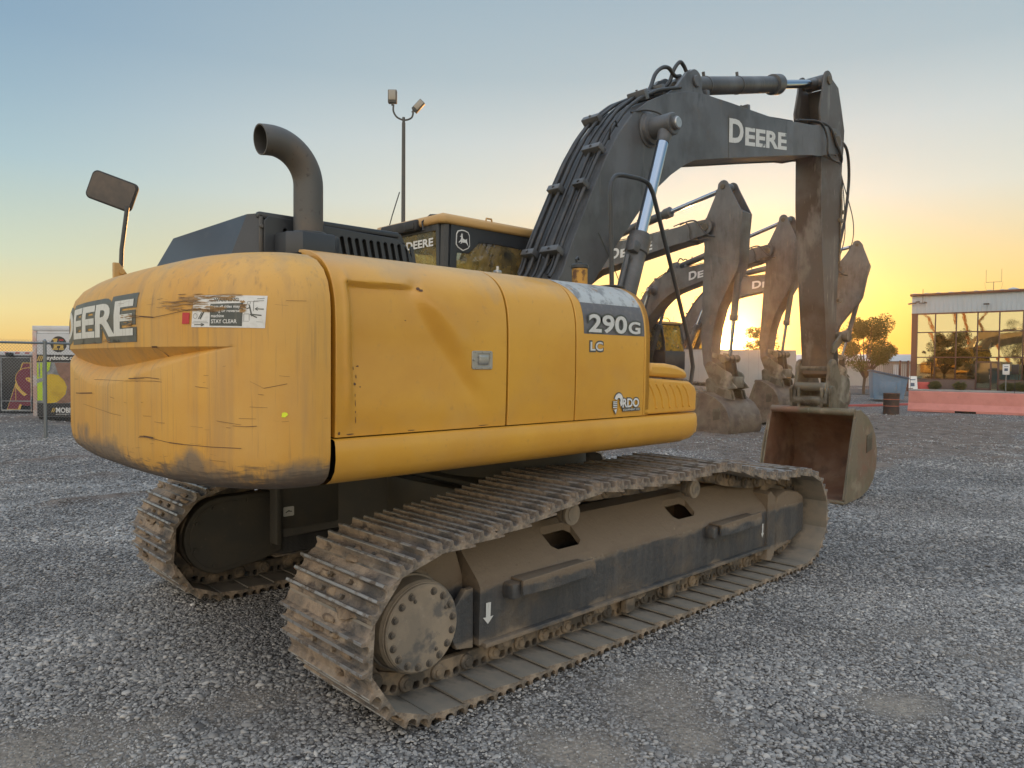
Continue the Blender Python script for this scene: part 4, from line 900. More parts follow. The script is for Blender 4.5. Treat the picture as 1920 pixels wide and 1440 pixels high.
    if main:
        m=MB(); m.tube([(3.00,-.302,4.56),(3.02,-.302,4.10)],.004,4); m.tube([(1.62,-.302,4.40),(1.70,-.302,3.60)],.0,3) if 0 else None
        m.tube([(.80,-.301,3.00),(1.02,-.301,2.72),(1.1,-.301,2.6)],.005,4); sub('weld_seam',m,'lettdark')
    # lettering: big D then EERE on a sloping base line
    mb=MB(); sl=.095
    sl=.15
    def bl(body,x0,x1,zb,h,bd=.03,y=-.3025):
        V,F=text_flat(body,bd,1.0); flatmesh([(x0+a*(x1-x0),zb+(x0+a*(x1-x0)-3.02)*sl+b*h) for a,b in V],F,lambda a,b:(a,y,b),1,0,mb)
    bl('D',3.02,3.33,4.275,.265,.035); bl('EERE',3.37,4.38,4.262,.205,.035); sub('lettering',mb,'lettwhite',fixn=False)
    # pipes along the back of the boom
    for y,r,a,b,of in ((-.245,.017,1.6,10.2,.055),(-.19,.011,1.8,13.8,.045),(-.135,.018,1.4,9.6,.065),(-.08,.010,1.9,10.9,.035),(-.02,.013,1.6,13.9,.05),(.06,.018,1.4,10.4,.06),(.11,.010,1.4,12.0,.04),(.155,.018,1.4,10.0,.055),(.205,.012,2,13.7,.045)):
        pts=[]; k=a
        while k<b: p=on_boom(k,of); pts.append((p.x,y,p.y)); k+=.35
        m=MB(); m.tube(crom(pts,3),r,8); sub('hydraulic_pipe',m,'hose',ang=60)
    m=MB()
    for k,yy in ((2.6,(-.235,-.085)),(2.6,(.06,.15)),(4.0,(-.235,-.165)),(4.0,(.06,.15)),(5.2,(-.235,-.085)),(6.8,(.06,.205)),(8.2,(-.235,-.085)),(9.4,(-.165,-.02)),(11.5,(-.165,-.02)),(12.6,(-.165,-.02))):
        p=on_boom(k,.03); p2=on_boom(k,.085); d=(p2-p).normalized(); ym=(yy[0]+yy[1])/2; w=abs(yy[1]-yy[0])/2+.03
        M=Matrix(((d.y,0,d.x,p.x),(0,1,0,ym),(-d.x,0,d.y,p.y),(0,0,0,1))); m.box(-.03,.03,-w,w,-.015,.085,.006,M=M); m.cyl((0,0,.08),(0,0,.098),.012,6,M=M)
    sub('pipe_clamp',m,'black')
    # loose hoses
    hz=[([(1.60,-.12,4.42),(1.84,-.08,4.60),(1.98,-.05,4.80),(2.10,-.05,4.90),(2.22,-.05,4.93),(2.33,-.05,4.88),(2.42,-.06,4.90)],.021),
        ([(1.95,.0,4.60),(2.15,.0,4.70),(2.27,-.02,4.80),(2.33,-.04,4.95),(2.42,-.05,5.05),(2.50,-.05,5.03),(2.56,-.05,4.98),(2.64,-.05,5.01),(2.72,-.05,4.97)],.021),
        ([(1.0,-.25,3.88),(.96,-.30,3.98),(1.02,-.30,4.05),(1.10,-.26,4.02)],.008) ,
        ([(1.28,-.28,4.19),(1.45,-.33,4.24),(1.58,-.40,4.22),(1.60,-.46,4.13)],.010),
        ([(.30,-.10,2.62),(.50,-.16,2.92),(.62,-.16,3.14)],.018)]
    for pts,r in hz: m=MB(); m.tube(crom(pts,6),r,8); sub('hose',m,'hose',ang=60)
    # hoses from the boom tip round the arm pivot
    h2=[([(5.0,-.10,5.02),(5.35,-.22,5.06),(5.6,-.30,5.02),(5.78,-.32,4.84),(5.95,-.32,4.70),(6.1,-.26,4.66)],.02),([(4.9,-.2,4.98),(5.3,-.30,5.02),(5.46,-.335,4.85),(5.48,-.335,4.66),(5.62,-.33,4.60),(5.95,-.30,4.62)],.014)]
    for pts,r in h2: m=MB(); m.tube(crom(pts,6),r,8); sub('hose',m,'hose',ang=60)
    # ================= cylinders =================
    for side,y in (('n',-.50),('f',.42)):
        L=1.34; m=MB(); m.lathe([(-.09,.07),(-.07,.095),(L-.20,.095),(L-.19,.108),(L-.06,.110),(L-.055,.100),(L-.01,.098),(L,.07)],(0,0,0),(1,0,0),28); m.cyl((0,-.09,0),(0,.09,0),.10,20,.01)
        m.tube([(L-.30,-.05,.10),(L-.28,-.03,.135),(.6,-.03,.135),(.1,-.03,.13)],.018,8); m.box(L-.24,L-.14,-.09,-.01,.06,.15,.01)
        o=rigpart(root,'bcb'+side,pose,'boom_cylinder',m,'black')
        m=MB(); m.cyl((.06,0,0),(1.75,0,0),.056,24); o=rigpart(root,'bcr'+side,pose,'boom_cylinder_rod',m,'chrome'); m=MB(); m.cyl((0,-.085,0),(0,.085,0),.105,24,.01); m.lathe([(0,.075),(.10,.062),(.13,.060)],(.06,0,0),(1,0,0),20); part('rod_eye',m,'black',o)
    L=2.31; m=MB(); m.lathe([(-.1,.05),(-.05,.085),(.0,.10),(L-.20,.10),(L-.19,.125),(L-.03,.127),(L-.02,.10),(L,.065)],(0,0,0),(1,0,0),30); m.cyl((0,-.13,0),(0,.13,0),.09,20,.01)
    for x in (.50,1.25): m.lathe([(0,.105),(.03,.105)],(x,0,0),(1,0,0),24); m.cyl((x+.015,0,.10),(x+.015,0,.15),.018,8)
    rigpart(root,'acb',pose,'arm_cylinder',m,'black')
    m=MB(); m.cyl((.06,0,0),(2.6,0,0),.055,24); o=rigpart(root,'acr',pose,'arm_cylinder_rod',m,'chrome'); m=MB(); m.cyl((0,-.13,0),(0,.13,0),.095,24,.01); m.lathe([(0,.075),(.10,.06),(.2,.058)],(.06,0,0),(1,0,0),20); part('rod_eye',m,'black',o)
    # ================= arm =================
    m=MB()
    A=[(5.60,5.10),(5.585,4.6),(5.60,4.0),(5.68,3.3),(5.77,2.70),(5.84,2.26),(5.90,1.85),(5.905,1.70),(6.0,1.64),(6.09,1.68),(6.12,1.95),(6.19,2.8),(6.235,3.5),(6.24,4.2),(6.275,4.74),(6.30,5.15)]
    ay0,ay1=-.205,.155
    if not main: A=[(5.80,5.10),(5.76,4.6),(5.66,3.5),(5.58,2.4),(5.62,1.85),(5.72,1.62),(5.86,1.62),(5.88,1.70),(5.82,2.1),(5.92,2.65),(6.06,3.05),(6.28,3.42),(6.54,3.80),(6.62,4.0),(6.68,4.66),(6.73,5.05),(6.5,5.2)]
    m.plate(A+([(6.19,5.43),(6.02,5.28),(5.75,5.16)] if main else []),ay0+.012,ay1-.012,.004)
    earp=arc(EAR[0],EAR[1],.13,165,20,10)+[(6.07,5.69),(6.19,5.43),(6.30,5.15),(6.285,4.85),(6.24,4.66),(5.66,4.66),(5.60,4.9),(5.53,5.10),(5.50,5.28),(5.60,5.62)]
    if not main: earp=arc(EAR[0],EAR[1],.14,150,20,10)+[(6.46,5.62),(6.74,5.03),(6.68,4.66),(6.61,4.0),(5.78,4.3),(5.72,4.7),(5.73,4.98),(5.83,5.10),(6.13,5.62)]
    for y in (ay0-.008,ay1-.020): m.plate(earp,y,y+.028,.005)
    if main: m.plate([(5.90,5.66),(5.96,5.66),(6.08,5.20),(5.98,5.18)],ay0+.01,ay1-.01,.004)
    for y in (ay0,ay1-.02): m.plate([(a,b) for a,b in A],y,y+.02,.004)
    ar=rigpart(root,'arm',pose,'arm',m,'arm' if main else 'black',ang=28); suba=lambda nm,mb,mm,**k: part(nm,mb,mm,ar,**k)
    m=MB(); m.cyl((EAR[0],ay0-.03,EAR[1]),(EAR[0],ay1+.03,EAR[1]),.06,24,.008); m.cyl((APIN[0],ay0-.05,APIN[1]),(APIN[0],ay1+.05,APIN[1]),.075,24,.01); suba('arm_pin',m,'linkage')
    m=MB(); m.plate([(6.22,4.25),(6.38,4.36),(6.40,4.50),(6.33,4.56),(6.25,4.60)],-.10,-.07,.005); m.plate([(6.22,4.25),(6.38,4.36),(6.40,4.50),(6.33,4.56),(6.25,4.60)],-.01,.02,.005); suba('cylinder_lug',m,'arm')
    m=MB(); m.cyl((6.3,-.21,4.0),(6.3,-.23,4.0),.03,10)
    for z in (3.85,2.72) if main else (): m.box(6.17,6.30,-.235,-.16,z,z+.05,.006)
    if main: m.tube([(6.23,-.17,4.6),(6.235,-.215,4.2),(6.235,-.215,3.5),(6.22,-.215,3.2)],.012,6); suba('hose_clip',m,'linkage')
    for pts,r in () if not main else (([(5.95,-.22,4.93),(6.25,-.20,4.98),(6.55,-.16,4.90),(6.72,-.12,4.55),(6.66,-.10,4.0),(6.50,-.09,3.55),(6.42,-.08,3.42)],.021),([(6.0,-.22,4.75),(6.45,-.12,4.55),(6.62,-.10,4.2),(6.66,-.1,3.7),(6.45,-.08,3.25),(6.35,-.08,3.0)],.007),([(6.05,-.22,4.8),(6.5,-.12,4.5),(6.95,-.10,4.0),(6.9,-.1,3.6),(6.45,-.08,3.25),(6.30,-.08,3.05)],.007),([(6.1,-.22,4.8),(6.4,-.15,4.3),(6.48,-.12,3.9),(6.42,-.1,3.5),(6.3,-.1,3.35)],.012)):
        m=MB(); m.tube(crom(pts,6),r,8); suba('hose',m,'hose',ang=60)
    L=1.2; m=MB(); m.lathe([(-.07,.05),(-.04,.075),(L-.14,.075),(L-.13,.09),(L-.02,.09),(L,.05)],(0,0,0),(1,0,0),24); m.cyl((0,-.08,0),(0,.08,0),.075,18,.01); rigpart(root,'kcb',pose,'bucket_cylinder',m,'black')
    m=MB(); m.cyl((.06,0,0),(1.25,0,0),.04,20); o=rigpart(root,'kcr',pose,'bucket_cylinder_rod',m,'chrome'); m=MB(); m.cyl((0,-.07,0),(0,.07,0),.07,20,.01); part('rod_eye',m,'linkage',o)
    # linkage
    m=MB()
    qx=0 if main else -.13
    for y in (-.235,.165): m.plate([(6.02+qx,2.10)]+arc(ROCK[0],ROCK[1],.075,80,-90,8)+[(6.06+qx,1.98),(6.0+qx,2.0)],y,y+.03,.006)
    m.lathe([(0,.085),(.06,.085),(.10,.062),(.46,.062),(.50,.085),(.56,.085)],(ROCK[0],-.32,ROCK[1]),(ROCK[0],1,ROCK[1]),24); suba('rocker_link',m,'linkage',ang=40)
    m=MB()
    for y in (-.13,.02): m.plate(arc(ROCK[0],ROCK[1],.07,0,180,8)+[(ROCK[0]-.06,1.75)]+arc(BPIN[0],BPIN[1]+.12,.08,180,360,8)+[(ROCK[0]+.10,1.75)],y,y+.05,.006)
    m.box(ROCK[0]-.05,ROCK[0]+.07,-.1,.03,1.60,ROCK[1]-.1,.02); suba('push_link',m,'dark')
    # coupler and bucket
    m=MB()
    for y in (-.275,.175):
        m.plate(arc(APIN[0],APIN[1],.13,60,200,8)+[(5.80,1.55),(5.76,1.30),(5.84,1.20),(6.10,1.24),(6.50,1.30)]+arc(BPIN[0],BPIN[1]+.12,.12,-40,80,6)+[(6.2,1.70)],y,y+.05,.008)
    for x,z,r in ((5.83,1.52,.062),(5.82,1.33,.062),(6.25,1.36,.06)): m.cyl((x,-.24,z),(x,.20,z),r,20,.01)
    m.box(5.95,6.4,-.23,.19,1.30,1.55,.03); cpl=rigpart(root,'bucket',pose,'quick_coupler',m,'linkage',ang=30)
    m=MB()
    for y in (-.33,-.215,.115,.225):
        m.plate([(5.78,1.16),(5.76,1.40)]+arc(5.84,1.44,.10,150,20,6)+[(6.0,1.36),(6.35,1.25),(6.4,1.05),(6.1,1.12)],y,y+.04,.008)
    bm_=MB(); SO=[(5.79,1.215),(5.95,1.22),(6.20,1.11),(6.38,.98),(6.50,.82),(6.56,.62),(6.54,.40),(6.44,.22),(6.25,.09),(5.98,.02),(5.72,0.0),(5.50,0.0),(5.45,.05),(5.52,.30),(5.64,.75)]
    by0,by1=-.66,.56
    for y in (by0,by1-.03): bm_.plate(SO,y,y+.03,.006)
    W0=SO[0:12]; V=[]
    for a,b in W0: V.append((a,by0+.01,b)); 
    n=len(W0); ins=[]
    for i,(a,b) in enumerate(W0):
        p0=Vector(W0[max(i-1,0)]); p1=Vector(W0[min(i+1,n-1)]); d=(p1-p0).normalized(); nn=Vector((d.y,-d.x)); ins.append((a+nn.x*.03,b+nn.y*.03))
    yi=[by0+.025,by1-.025]
    V=[(a,y,b) for y in yi for a,b in W0]+[(a,y,b) for y in yi for a,b in ins]
    F=[];mi=[]
    for i in range(n-1): F.append((i,i+1,n+i+1,n+i)); mi.append(0); F.append((2*n+i,2*n+i+1,3*n+i+1,3*n+i)); mi.append(1)
    F.append((n-1,2*n-1,4*n-1,3*n-1)); mi.append(0); F.append((0,n,3*n,2*n)); mi.append(0)
    bm_.add(V,F,mi)
    for y in (by0+.031,by1-.031): 
        q=[(a*.985+.09,b*.97+.02) for a,b in SO]; b0=len(bm_.v); bm_.v+=[(a,y,b) for a,b in q]; bm_.f.append(tuple(range(b0,b0+len(q)))); bm_.m.append(1)
    bm_.cyl((5.80,by0+.02,1.19),(5.80,by1-.02,1.19),.05,18)
    bm_.box(5.40,5.56,by0-.01,by1+.01,-.004,.028,.006)
    bu=rigpart(root,'bucket',pose,'bucket',bm_,['bucket','bucketin'] if main else ['bucketdark','bucketin'],ang=35); part('bucket_ear',m,'linkage',bu)
    m=MB(); m.plate([(6.16,.62),(6.16,.86),(6.34,.90),(6.36,.66)],by0-.010,by0+.0,.003); part('wear_plate',m,'linkage',bu)
    m=MB(); m.plate([(5.44,.0),(5.52,.0),(5.66,.66),(5.80,1.1),(5.76,1.12),(5.58,.66)],by0-.02,by0,.005); m.plate([(5.44,.0),(5.52,.0),(5.66,.66),(5.80,1.1),(5.76,1.12),(5.58,.66)],by1,by1+.02,.005); part('side_cutter',m,'bucket',bu)
    return root
# =====================================================================
#  THE YARD
# =====================================================================
def hor(u): return 673.1+.0082*u
def gv(u,v): return at(u,CZ*FPX/(v-hor(u)))                 # ground under a picture position
CAM2=Vector((CX,CY,0))
def fbm(x,y,s,o=4,seed=0): return mnoise.fractal((x*s,y*s,seed),1,2,o)
patches=[(gv(1255,1320),.34,.38),(gv(1330,1400),.25,.3),(gv(1120,1430),.30,.3),(gv(230,1410),.36,.5),(gv(40,1420),.34,.5),(gv(470,1330),.30,.6),(gv(1700,1330),.22,.3)]
def dust(x,y):
    "0 = clean gravel, 1 = bare packed dust"
    v=0
    for p,r,w in patches:
        d=((x-p.x)**2+(y-p.y)**2)/(r*r); v=max(v,math.exp(-d)*.85)
    n=fbm(x,y,.35,4,3); v=max(v,sstep(.36,.75,n)*.7)
    v=v+.42*fbm(x,y,2.6,4,7)*(1 if v>.12 else .5)
    return min(max(v,0),1)
ruts=[(gv(-60,876),gv(150,858),.30),(gv(95,948),gv(270,926),.20),(gv(-80,915),gv(200,893),.22),(gv(1330,822),gv(1440,835),.9),(gv(1660,845),gv(1990,872),.9),(gv(1400,862),gv(1500,850),.5),(gv(1700,805),gv(2000,812),1.0)]
def soil(x,y):
    "brown disturbed soil streaks farther out"
    d=math.hypot(x-CX,y-CY); n=fbm(x*.5+y*.25,y*.9,.22,4,11); m_=0
    for p,q,w in ruts:
        t=((x-p.x)*(q.x-p.x)+(y-p.y)*(q.y-p.y))/((q-p).length_squared); t=min(max(t,0),1); r=math.hypot(x-p.x-t*(q.x-p.x),y-p.y-t*(q.y-p.y)); m_=max(m_,math.exp(-(r/w)**2)*(.75+.9*fbm(x,y,1.1,3,21)))
    return min(1,max(sstep(.02,.22,n)*sstep(9,14,d)*sstep(60,30,d)*.8,m_))
def ground_z(x,y):
    z=.012*fbm(x,y,.6,3,1)+.006*fbm(x,y,2.5,2,5)
    d=math.hypot(x-CX,y-CY)
    r=soil(x,y)
    z+=r*(.05*fbm(x,y,1.2,3,9)+.03)+sstep(4,9,d)*.025*fbm(x*.4,y,.9,3,15)
    tx_=max(abs(x)-2.25,0); ty_=abs(abs(y)-1.295)-.40; dtr=math.hypot(max(tx_,0),max(ty_,0)); z+=.020*math.exp(-(dtr/.10)**2) if (tx_>0 or ty_>0) else -.005
    return z-.008
gm=bpy.data.materials.new('gravel_ground'); gm.use_nodes=True; t=gm.node_tree; N=t.nodes; L=t.links; b=N['Principled BSDF']; b.inputs['Roughness'].default_value=.9; b.inputs['Specular IOR Level'].default_value=.25
tc=N.new('ShaderNodeTexCoord'); co=tc.outputs['Object']
def vor(sc,feat='F1'):
    v=N.new('ShaderNodeTexVoronoi'); v.inputs['Scale'].default_value=sc; v.feature=feat; L.new(co,v.inputs['Vector']); return v
def noi(sc,det=4,st=None):
    n=N.new('ShaderNodeTexNoise'); n.inputs['Scale'].default_value=sc; n.inputs['Detail'].default_value=det
    if st:
        m=N.new('ShaderNodeVectorMath'); m.operation='MULTIPLY'; L.new(co,m.inputs[0]); m.inputs[1].default_value=st; L.new(m.outputs[0],n.inputs['Vector'])
    else: L.new(co,n.inputs['Vector'])
    return n.outputs['Fac']
def rmp(f,pts):
    r=N.new('ShaderNodeValToRGB'); L.new(f,r.inputs[0]); e=r.color_ramp.elements
    e[0].position,e[0].color=pts[0][0],(*pts[0][1],1); e[1].position,e[1].color=pts[-1][0],(*pts[-1][1],1)
    for p,c in pts[1:-1]: k=e.new(p); k.color=(*c,1)
    return r.outputs[0]
def mixc(f,a,bb,mode='MIX'):
    m=N.new('ShaderNodeMix'); m.data_type='RGBA'; m.blend_type=mode
    for s,x in ((0,f),(6,a),(7,bb)):
        if hasattr(x,'links'): L.new(x,m.inputs[s])
        elif s==0: m.inputs[0].default_value=x
        else: m.inputs[s].default_value=(*x,1)
    return m.outputs[2]
v1=vor(42); sep=N.new('ShaderNodeSeparateColor'); L.new(v1.outputs['Color'],sep.inputs[0])
stone=rmp(sep.outputs[0],[(0,(.08,.078,.08)),(.4,(.20,.195,.195)),(.75,(.32,.31,.305)),(1,(.52,.50,.48))])
gap=rmp(v1.outputs['Distance'],[(.30,(1,1,1)),(.62,(.35,.33,.31))]); stone=mixc(1,stone,gap,'MULTIPLY')
big=rmp(noi(.8,5),[(.3,(.82,.82,.84)),(.7,(1.18,1.15,1.12))]); stone=mixc(1,stone,big,'MULTIPLY')
atd=N.new('ShaderNodeAttribute'); atd.attribute_name='dust'; ats=N.new('ShaderNodeAttribute'); ats.attribute_name='soil'
dcol=rmp(noi(24,6),[(.3,(.22,.19,.16)),(.7,(.34,.30,.25))])
col=mixc(atd.outputs['Fac'],stone,dcol)
scol=rmp(noi(3,6,(1,1,1)),[(.32,(.085,.06,.048)),(.68,(.24,.19,.155))]); 
ms=N.new('ShaderNodeMath'); ms.operation='MULTIPLY'; L.new(ats.outputs['Fac'],ms.inputs[0]); ms.inputs[1].default_value=.95
col=mixc(ms.outputs[0],col,scol); L.new(col,b.inputs['Base Color'])
bp=N.new('ShaderNodeBump'); bp.inputs['Strength'].default_value=.8; bp.inputs['Distance'].default_value=.012; bp.invert=True; L.new(v1.outputs['Distance'],bp.inputs['Height'])
b2=N.new('ShaderNodeBump'); b2.inputs['Strength'].default_value=.6; b2.inputs['Distance'].default_value=.03; L.new(noi(3,8),b2.inputs['Height']); L.new(bp.outputs[0],b2.inputs['Normal']); L.new(b2.outputs[0],b.inputs['Normal'])
NG=420; us=np.linspace(-1,1,NG); k=5.0; base=np.sinh(k*us)/math.sinh(k)*260
xs=base+2; ys=base+0
V=[];D_=[];S_=[]
for x in xs:
    for y in ys:
        d=math.hypot(x-CX,y-CY)
        if d<90: V.append((x,y,ground_z(x,y))); D_.append(dust(x,y)); S_.append(soil(x,y))
        else: V.append((x,y,-.01)); D_.append(.1); S_.append(.25)
me=bpy.data.meshes.new('ground'); me.from_pydata(V,[],[(i*NG+j,(i+1)*NG+j,(i+1)*NG+j+1,i*NG+j+1) for i in range(NG-1) for j in range(NG-1)])
for nm,dat in (('dust',D_),('soil',S_)):
    a=me.attributes.new(nm,'FLOAT','POINT'); a.data.foreach_set('value',np.array(dat,dtype=np.float32))
me.materials.append(gm); me.polygons.foreach_set('use_smooth',[True]*len(me.polygons))
g=bpy.data.objects.new('ground',me); COL.objects.link(g); g['kind']='structure'
# ---- loose stones, instanced on points thinning out with distance ----
rng=np.random.default_rng(11)
def scatter(dmin,dmax,n,umin=-.95,umax=1.22):
    # forward distance f, sideways ratio q
    f=np.sqrt(rng.uniform(dmin**2,dmax**2,n)); q=rng.uniform(umin,umax,n)
    x=CX+f*math.cos(YAW)+f*q*math.sin(YAW); y=CY+f*math.sin(YAW)-f*q*math.cos(YAW); return np.stack([x,y],1)
PT=np.concatenate([scatter(2.3,6,175000),scatter(6,11,190000),scatter(11,18,112000),scatter(18,28,46000)])
dd=np.hypot(PT[:,0]-CX,PT[:,1]-CY)
size=rng.lognormal(math.log(.0071),.36,len(PT)); size=np.clip(size,.0035,.020)*np.interp(dd,[0,6,12,28],[1,1,1.35,1.9])
dn=np.array([dust(x,y) for x,y in PT]); sn=np.array([soil(x,y) for x,y in PT])
keep=rng.random(len(PT))>np.clip(dn*1.15,0,.93); keep&=rng.random(len(PT))>sn*.93
size=np.where(dn>.35,size*.7,size)
PT=PT[keep]; size=size[keep]
GR=scatter(2.3,8,150000); gd=np.array([dust(x,y) for x,y in GR]); GR=GR[gd>.25]; PT=np.concatenate([PT,GR]); size=np.concatenate([size,rng.uniform(.0018,.0055,len(GR))])
size*=np.array([1+.55*fbm(x,y,.8,3,31) for x,y in PT]).clip(.6,1.5)
tone=np.array([.5*fbm(x,y,.45,4,41)+.25*fbm(x,y,2.0,2,43) for x,y in PT])
Z=np.array([ground_z(x,y) for x,y in PT])+size*.25
pm=bpy.data.meshes.new('gravel_stones'); pm.vertices.add(len(PT)); pm.vertices.foreach_set('co',np.column_stack([PT,Z]).astype(np.float32).ravel())
for nm,dat in (('size',size),('shade',np.clip(rng.random(len(PT))+tone*.55,0,1)*.97+.03*(rng.random(len(PT))>.985))):
    a=pm.attributes.new(nm,'FLOAT','POINT'); a.data.foreach_set('value',dat.astype(np.float32))
st=bpy.data.objects.new('gravel_stones',pm); COL.objects.link(st); tag(st,'loose grey river gravel spread over the yard','gravel',kind='stuff')
sm=bpy.data.materials.new('river_stone'); sm.use_nodes=True; t=sm.node_tree; N=t.nodes; L=t.links; b=N['Principled BSDF']; b.inputs['Roughness'].default_value=.75; b.inputs['Specular IOR Level'].default_value=.35
ai=N.new('ShaderNodeAttribute'); ai.attribute_type='INSTANCER'; ai.attribute_name='shade'
tc=N.new('ShaderNodeTexCoord'); co=tc.outputs['Object']
c1=rmp(ai.outputs['Fac'],[(0,(.12,.118,.118)),(.25,(.21,.206,.205)),(.60,(.31,.305,.30)),(.90,(.39,.375,.36)),(.98,(.50,.485,.465)),(1,(.75,.73,.69))])
c2=rmp(noi(90,3),[(.3,(.75,.75,.75)),(.7,(1.15,1.13,1.1))]); L.new(mixc(1,c1,c2,'MULTIPLY'),b.inputs['Base Color'])
ng=bpy.data.node_groups.new('scatter_stones','GeometryNodeTree'); ng.interface.new_socket('Geometry',in_out='INPUT',socket_type='NodeSocketGeometry'); ng.interface.new_socket('Geometry',in_out='OUTPUT',socket_type='NodeSocketGeometry')
n=ng.nodes; l=ng.links; gi=n.new('NodeGroupInput'); go=n.new('NodeGroupOutput')
gi2=n.new('GeometryNodeGeometryToInstance')
kinds=[]
for kk in range(5):
    ico=n.new('GeometryNodeMeshIcoSphere'); ico.inputs['Radius'].default_value=1; ico.inputs['Subdivisions'].default_value=2
    spn=n.new('GeometryNodeSetPosition'); l.new(ico.outputs['Mesh'],spn.inputs['Geometry'])
    nx=n.new('ShaderNodeTexNoise'); nx.noise_dimensions='4D'; nx.inputs['W'].default_value=kk*3.7; nx.inputs['Scale'].default_value=.9; nx.inputs['Detail'].default_value=1
    pn=n.new('GeometryNodeInputPosition'); l.new(pn.outputs[0],nx.inputs['Vector'])
    sb=n.new('ShaderNodeVectorMath'); sb.operation='SUBTRACT'; l.new(nx.outputs['Color'],sb.inputs[0]); sb.inputs[1].default_value=(.5,.5,.5)
    scn=n.new('ShaderNodeVectorMath'); scn.operation='SCALE'; l.new(sb.outputs[0],scn.inputs[0]); scn.inputs['Scale'].default_value=1.1; l.new(scn.outputs[0],spn.inputs['Offset'])
    shd=n.new('GeometryNodeSetShadeSmooth'); l.new(spn.outputs[0],shd.inputs[0])
    smn=n.new('GeometryNodeSetMaterial'); l.new(shd.outputs[0],smn.inputs['Geometry']); smn.inputs['Material'].default_value=sm
    l.new(smn.outputs[0],gi2.inputs[0]); kinds.append(smn)
iop=n.new('GeometryNodeInstanceOnPoints'); l.new(gi.outputs[0],iop.inputs['Points']); l.new(gi2.outputs[0],iop.inputs['Instance']); iop.inputs['Pick Instance'].default_value=True
rv=n.new('FunctionNodeRandomValue'); rv.data_type='FLOAT_VECTOR'; rv.inputs[0].default_value=(-.35,-.35,0); rv.inputs[1].default_value=(.35,.35,6.28)
e2r=n.new('FunctionNodeEulerToRotation'); l.new(rv.outputs[0],e2r.inputs[0]); l.new(e2r.outputs[0],iop.inputs['Rotation'])
sa=n.new('GeometryNodeInputNamedAttribute'); sa.data_type='FLOAT'; sa.inputs['Name'].default_value='size'
r2_=n.new('FunctionNodeRandomValue'); r2_.data_type='FLOAT_VECTOR'; r2_.inputs[0].default_value=(.9,.62,.38); r2_.inputs[1].default_value=(1.45,1.1,.72); r2_.inputs['Seed'].default_value=5
sc2=n.new('ShaderNodeVectorMath'); sc2.operation='SCALE'; l.new(r2_.outputs[0],sc2.inputs[0]); l.new(sa.outputs['Attribute'],sc2.inputs['Scale']); l.new(sc2.outputs[0],iop.inputs['Scale'])
l.new(iop.outputs[0],go.inputs[0])
mo=st.modifiers.new('scatter','NODES'); mo.node_group=ng
pm.materials.append(sm)

# ---- materials for the surroundings ----
MT['wallblock']=mat('painted_block_wall',(.42,.40,.38),.85,layers=[lay((.30,.28,.26),1.2,.4,.75,amt=.6)],bump=[(20,.2,.01,(1,1,1))])
MT['corr']=mat('white_corrugated_metal',(.40,.47,.53),.5,layers=[lay((.33,.36,.38),2,.5,.8,(1,1,.3),.5)])
MT['roofbrown']=mat('dark_red_trim',(.13,.05,.035),.6)
MT['mullion']=mat('dark_bronze_mullion',(.075,.035,.03),.5)
MT['brick']=mat('dark_brick_base',(.15,.11,.10),.85,layers=[lay((.10,.075,.07),30,.4,.6,(.3,.3,1),.7)])
MT['mglass']=mat('bronze_mirror_glass',(.44,.43,.30),.015,1,bump=[(.7,.035,.05,(1,1,1))])
MT['asphalt']=mat('asphalt',(.06,.06,.062),.9,layers=[lay((.10,.095,.09),6,.45,.7,amt=.7)])
MT['conc']=mat('pale_concrete',(.33,.31,.29),.85,layers=[lay((.22,.2,.18),3,.45,.75,amt=.6)])
MT['pink']=mat('faded_red_concrete',(.60,.24,.20),.75,layers=[lay((.46,.17,.14),2.5,.45,.75,amt=.7), lay((.3,.2,.17),12,.6,.8,amt=.6)])
MT['redpl']=mat('red_plastic',(.55,.10,.09),.6)
MT['kerbred']=mat('red_painted_kerb',(.38,.09,.08),.8)
MT['drum']=mat('rusty_drum',(.045,.032,.028),.6,layers=[lay((.12,.05,.03),6,.5,.7,amt=.7)])
MT['drumred']=mat('orange_reflex_band',(.45,.13,.08),.6)
MT['blue']=mat('blue_dumpster_paint',(.10,.19,.29),.6,layers=[lay((.18,.24,.28),3,.5,.75,amt=.7),lay((.12,.07,.05),9,.62,.75,amt=.7)])
MT['bluelid']=mat('blue_plastic_lid',(.05,.09,.15),.55)
MT['bark']=mat('tree_bark',(.10,.07,.05),.9)
def leafmat(nm,c1,c2):
    m=mat(nm,c1,.6,layers=[lay(c2,1.6,.42,.6,amt=1)]); t=m.node_tree; b=t.nodes['Principled BSDF']; 
    tl=t.nodes.new('ShaderNodeBsdfTranslucent'); mxs=t.nodes.new('ShaderNodeMixShader'); mxs.inputs[0].default_value=.4; tl.inputs[0].default_value=(c2[0]*1.6,c2[1]*1.5,c2[2]*.6,1)
    t.links.new(b.outputs[0],mxs.inputs[1]); t.links.new(tl.outputs[0],mxs.inputs[2]); t.links.new(mxs.outputs[0],t.nodes['Material Output'].inputs[0]); return m
MT['leaf']=leafmat('olive_green_leaves',(.045,.062,.02),(.085,.09,.028)); MT['leaf2']=leafmat('shrub_leaves',(.07,.09,.04),(.11,.12,.06))
MT['trwhite']=mat('trailer_white',(.55,.57,.60),.45,layers=[lay((.42,.38,.34),3,.5,.8,amt=.5)]); MT['trblack']=mat('trailer_black',(.02,.021,.025),.35,layers=[lay((.06,.06,.06),2,.5,.8,amt=.6)])
MT['trpink']=mat('weathered_corner_post',(.50,.33,.28),.6,layers=[lay((.5,.46,.44),2,.5,.6)])
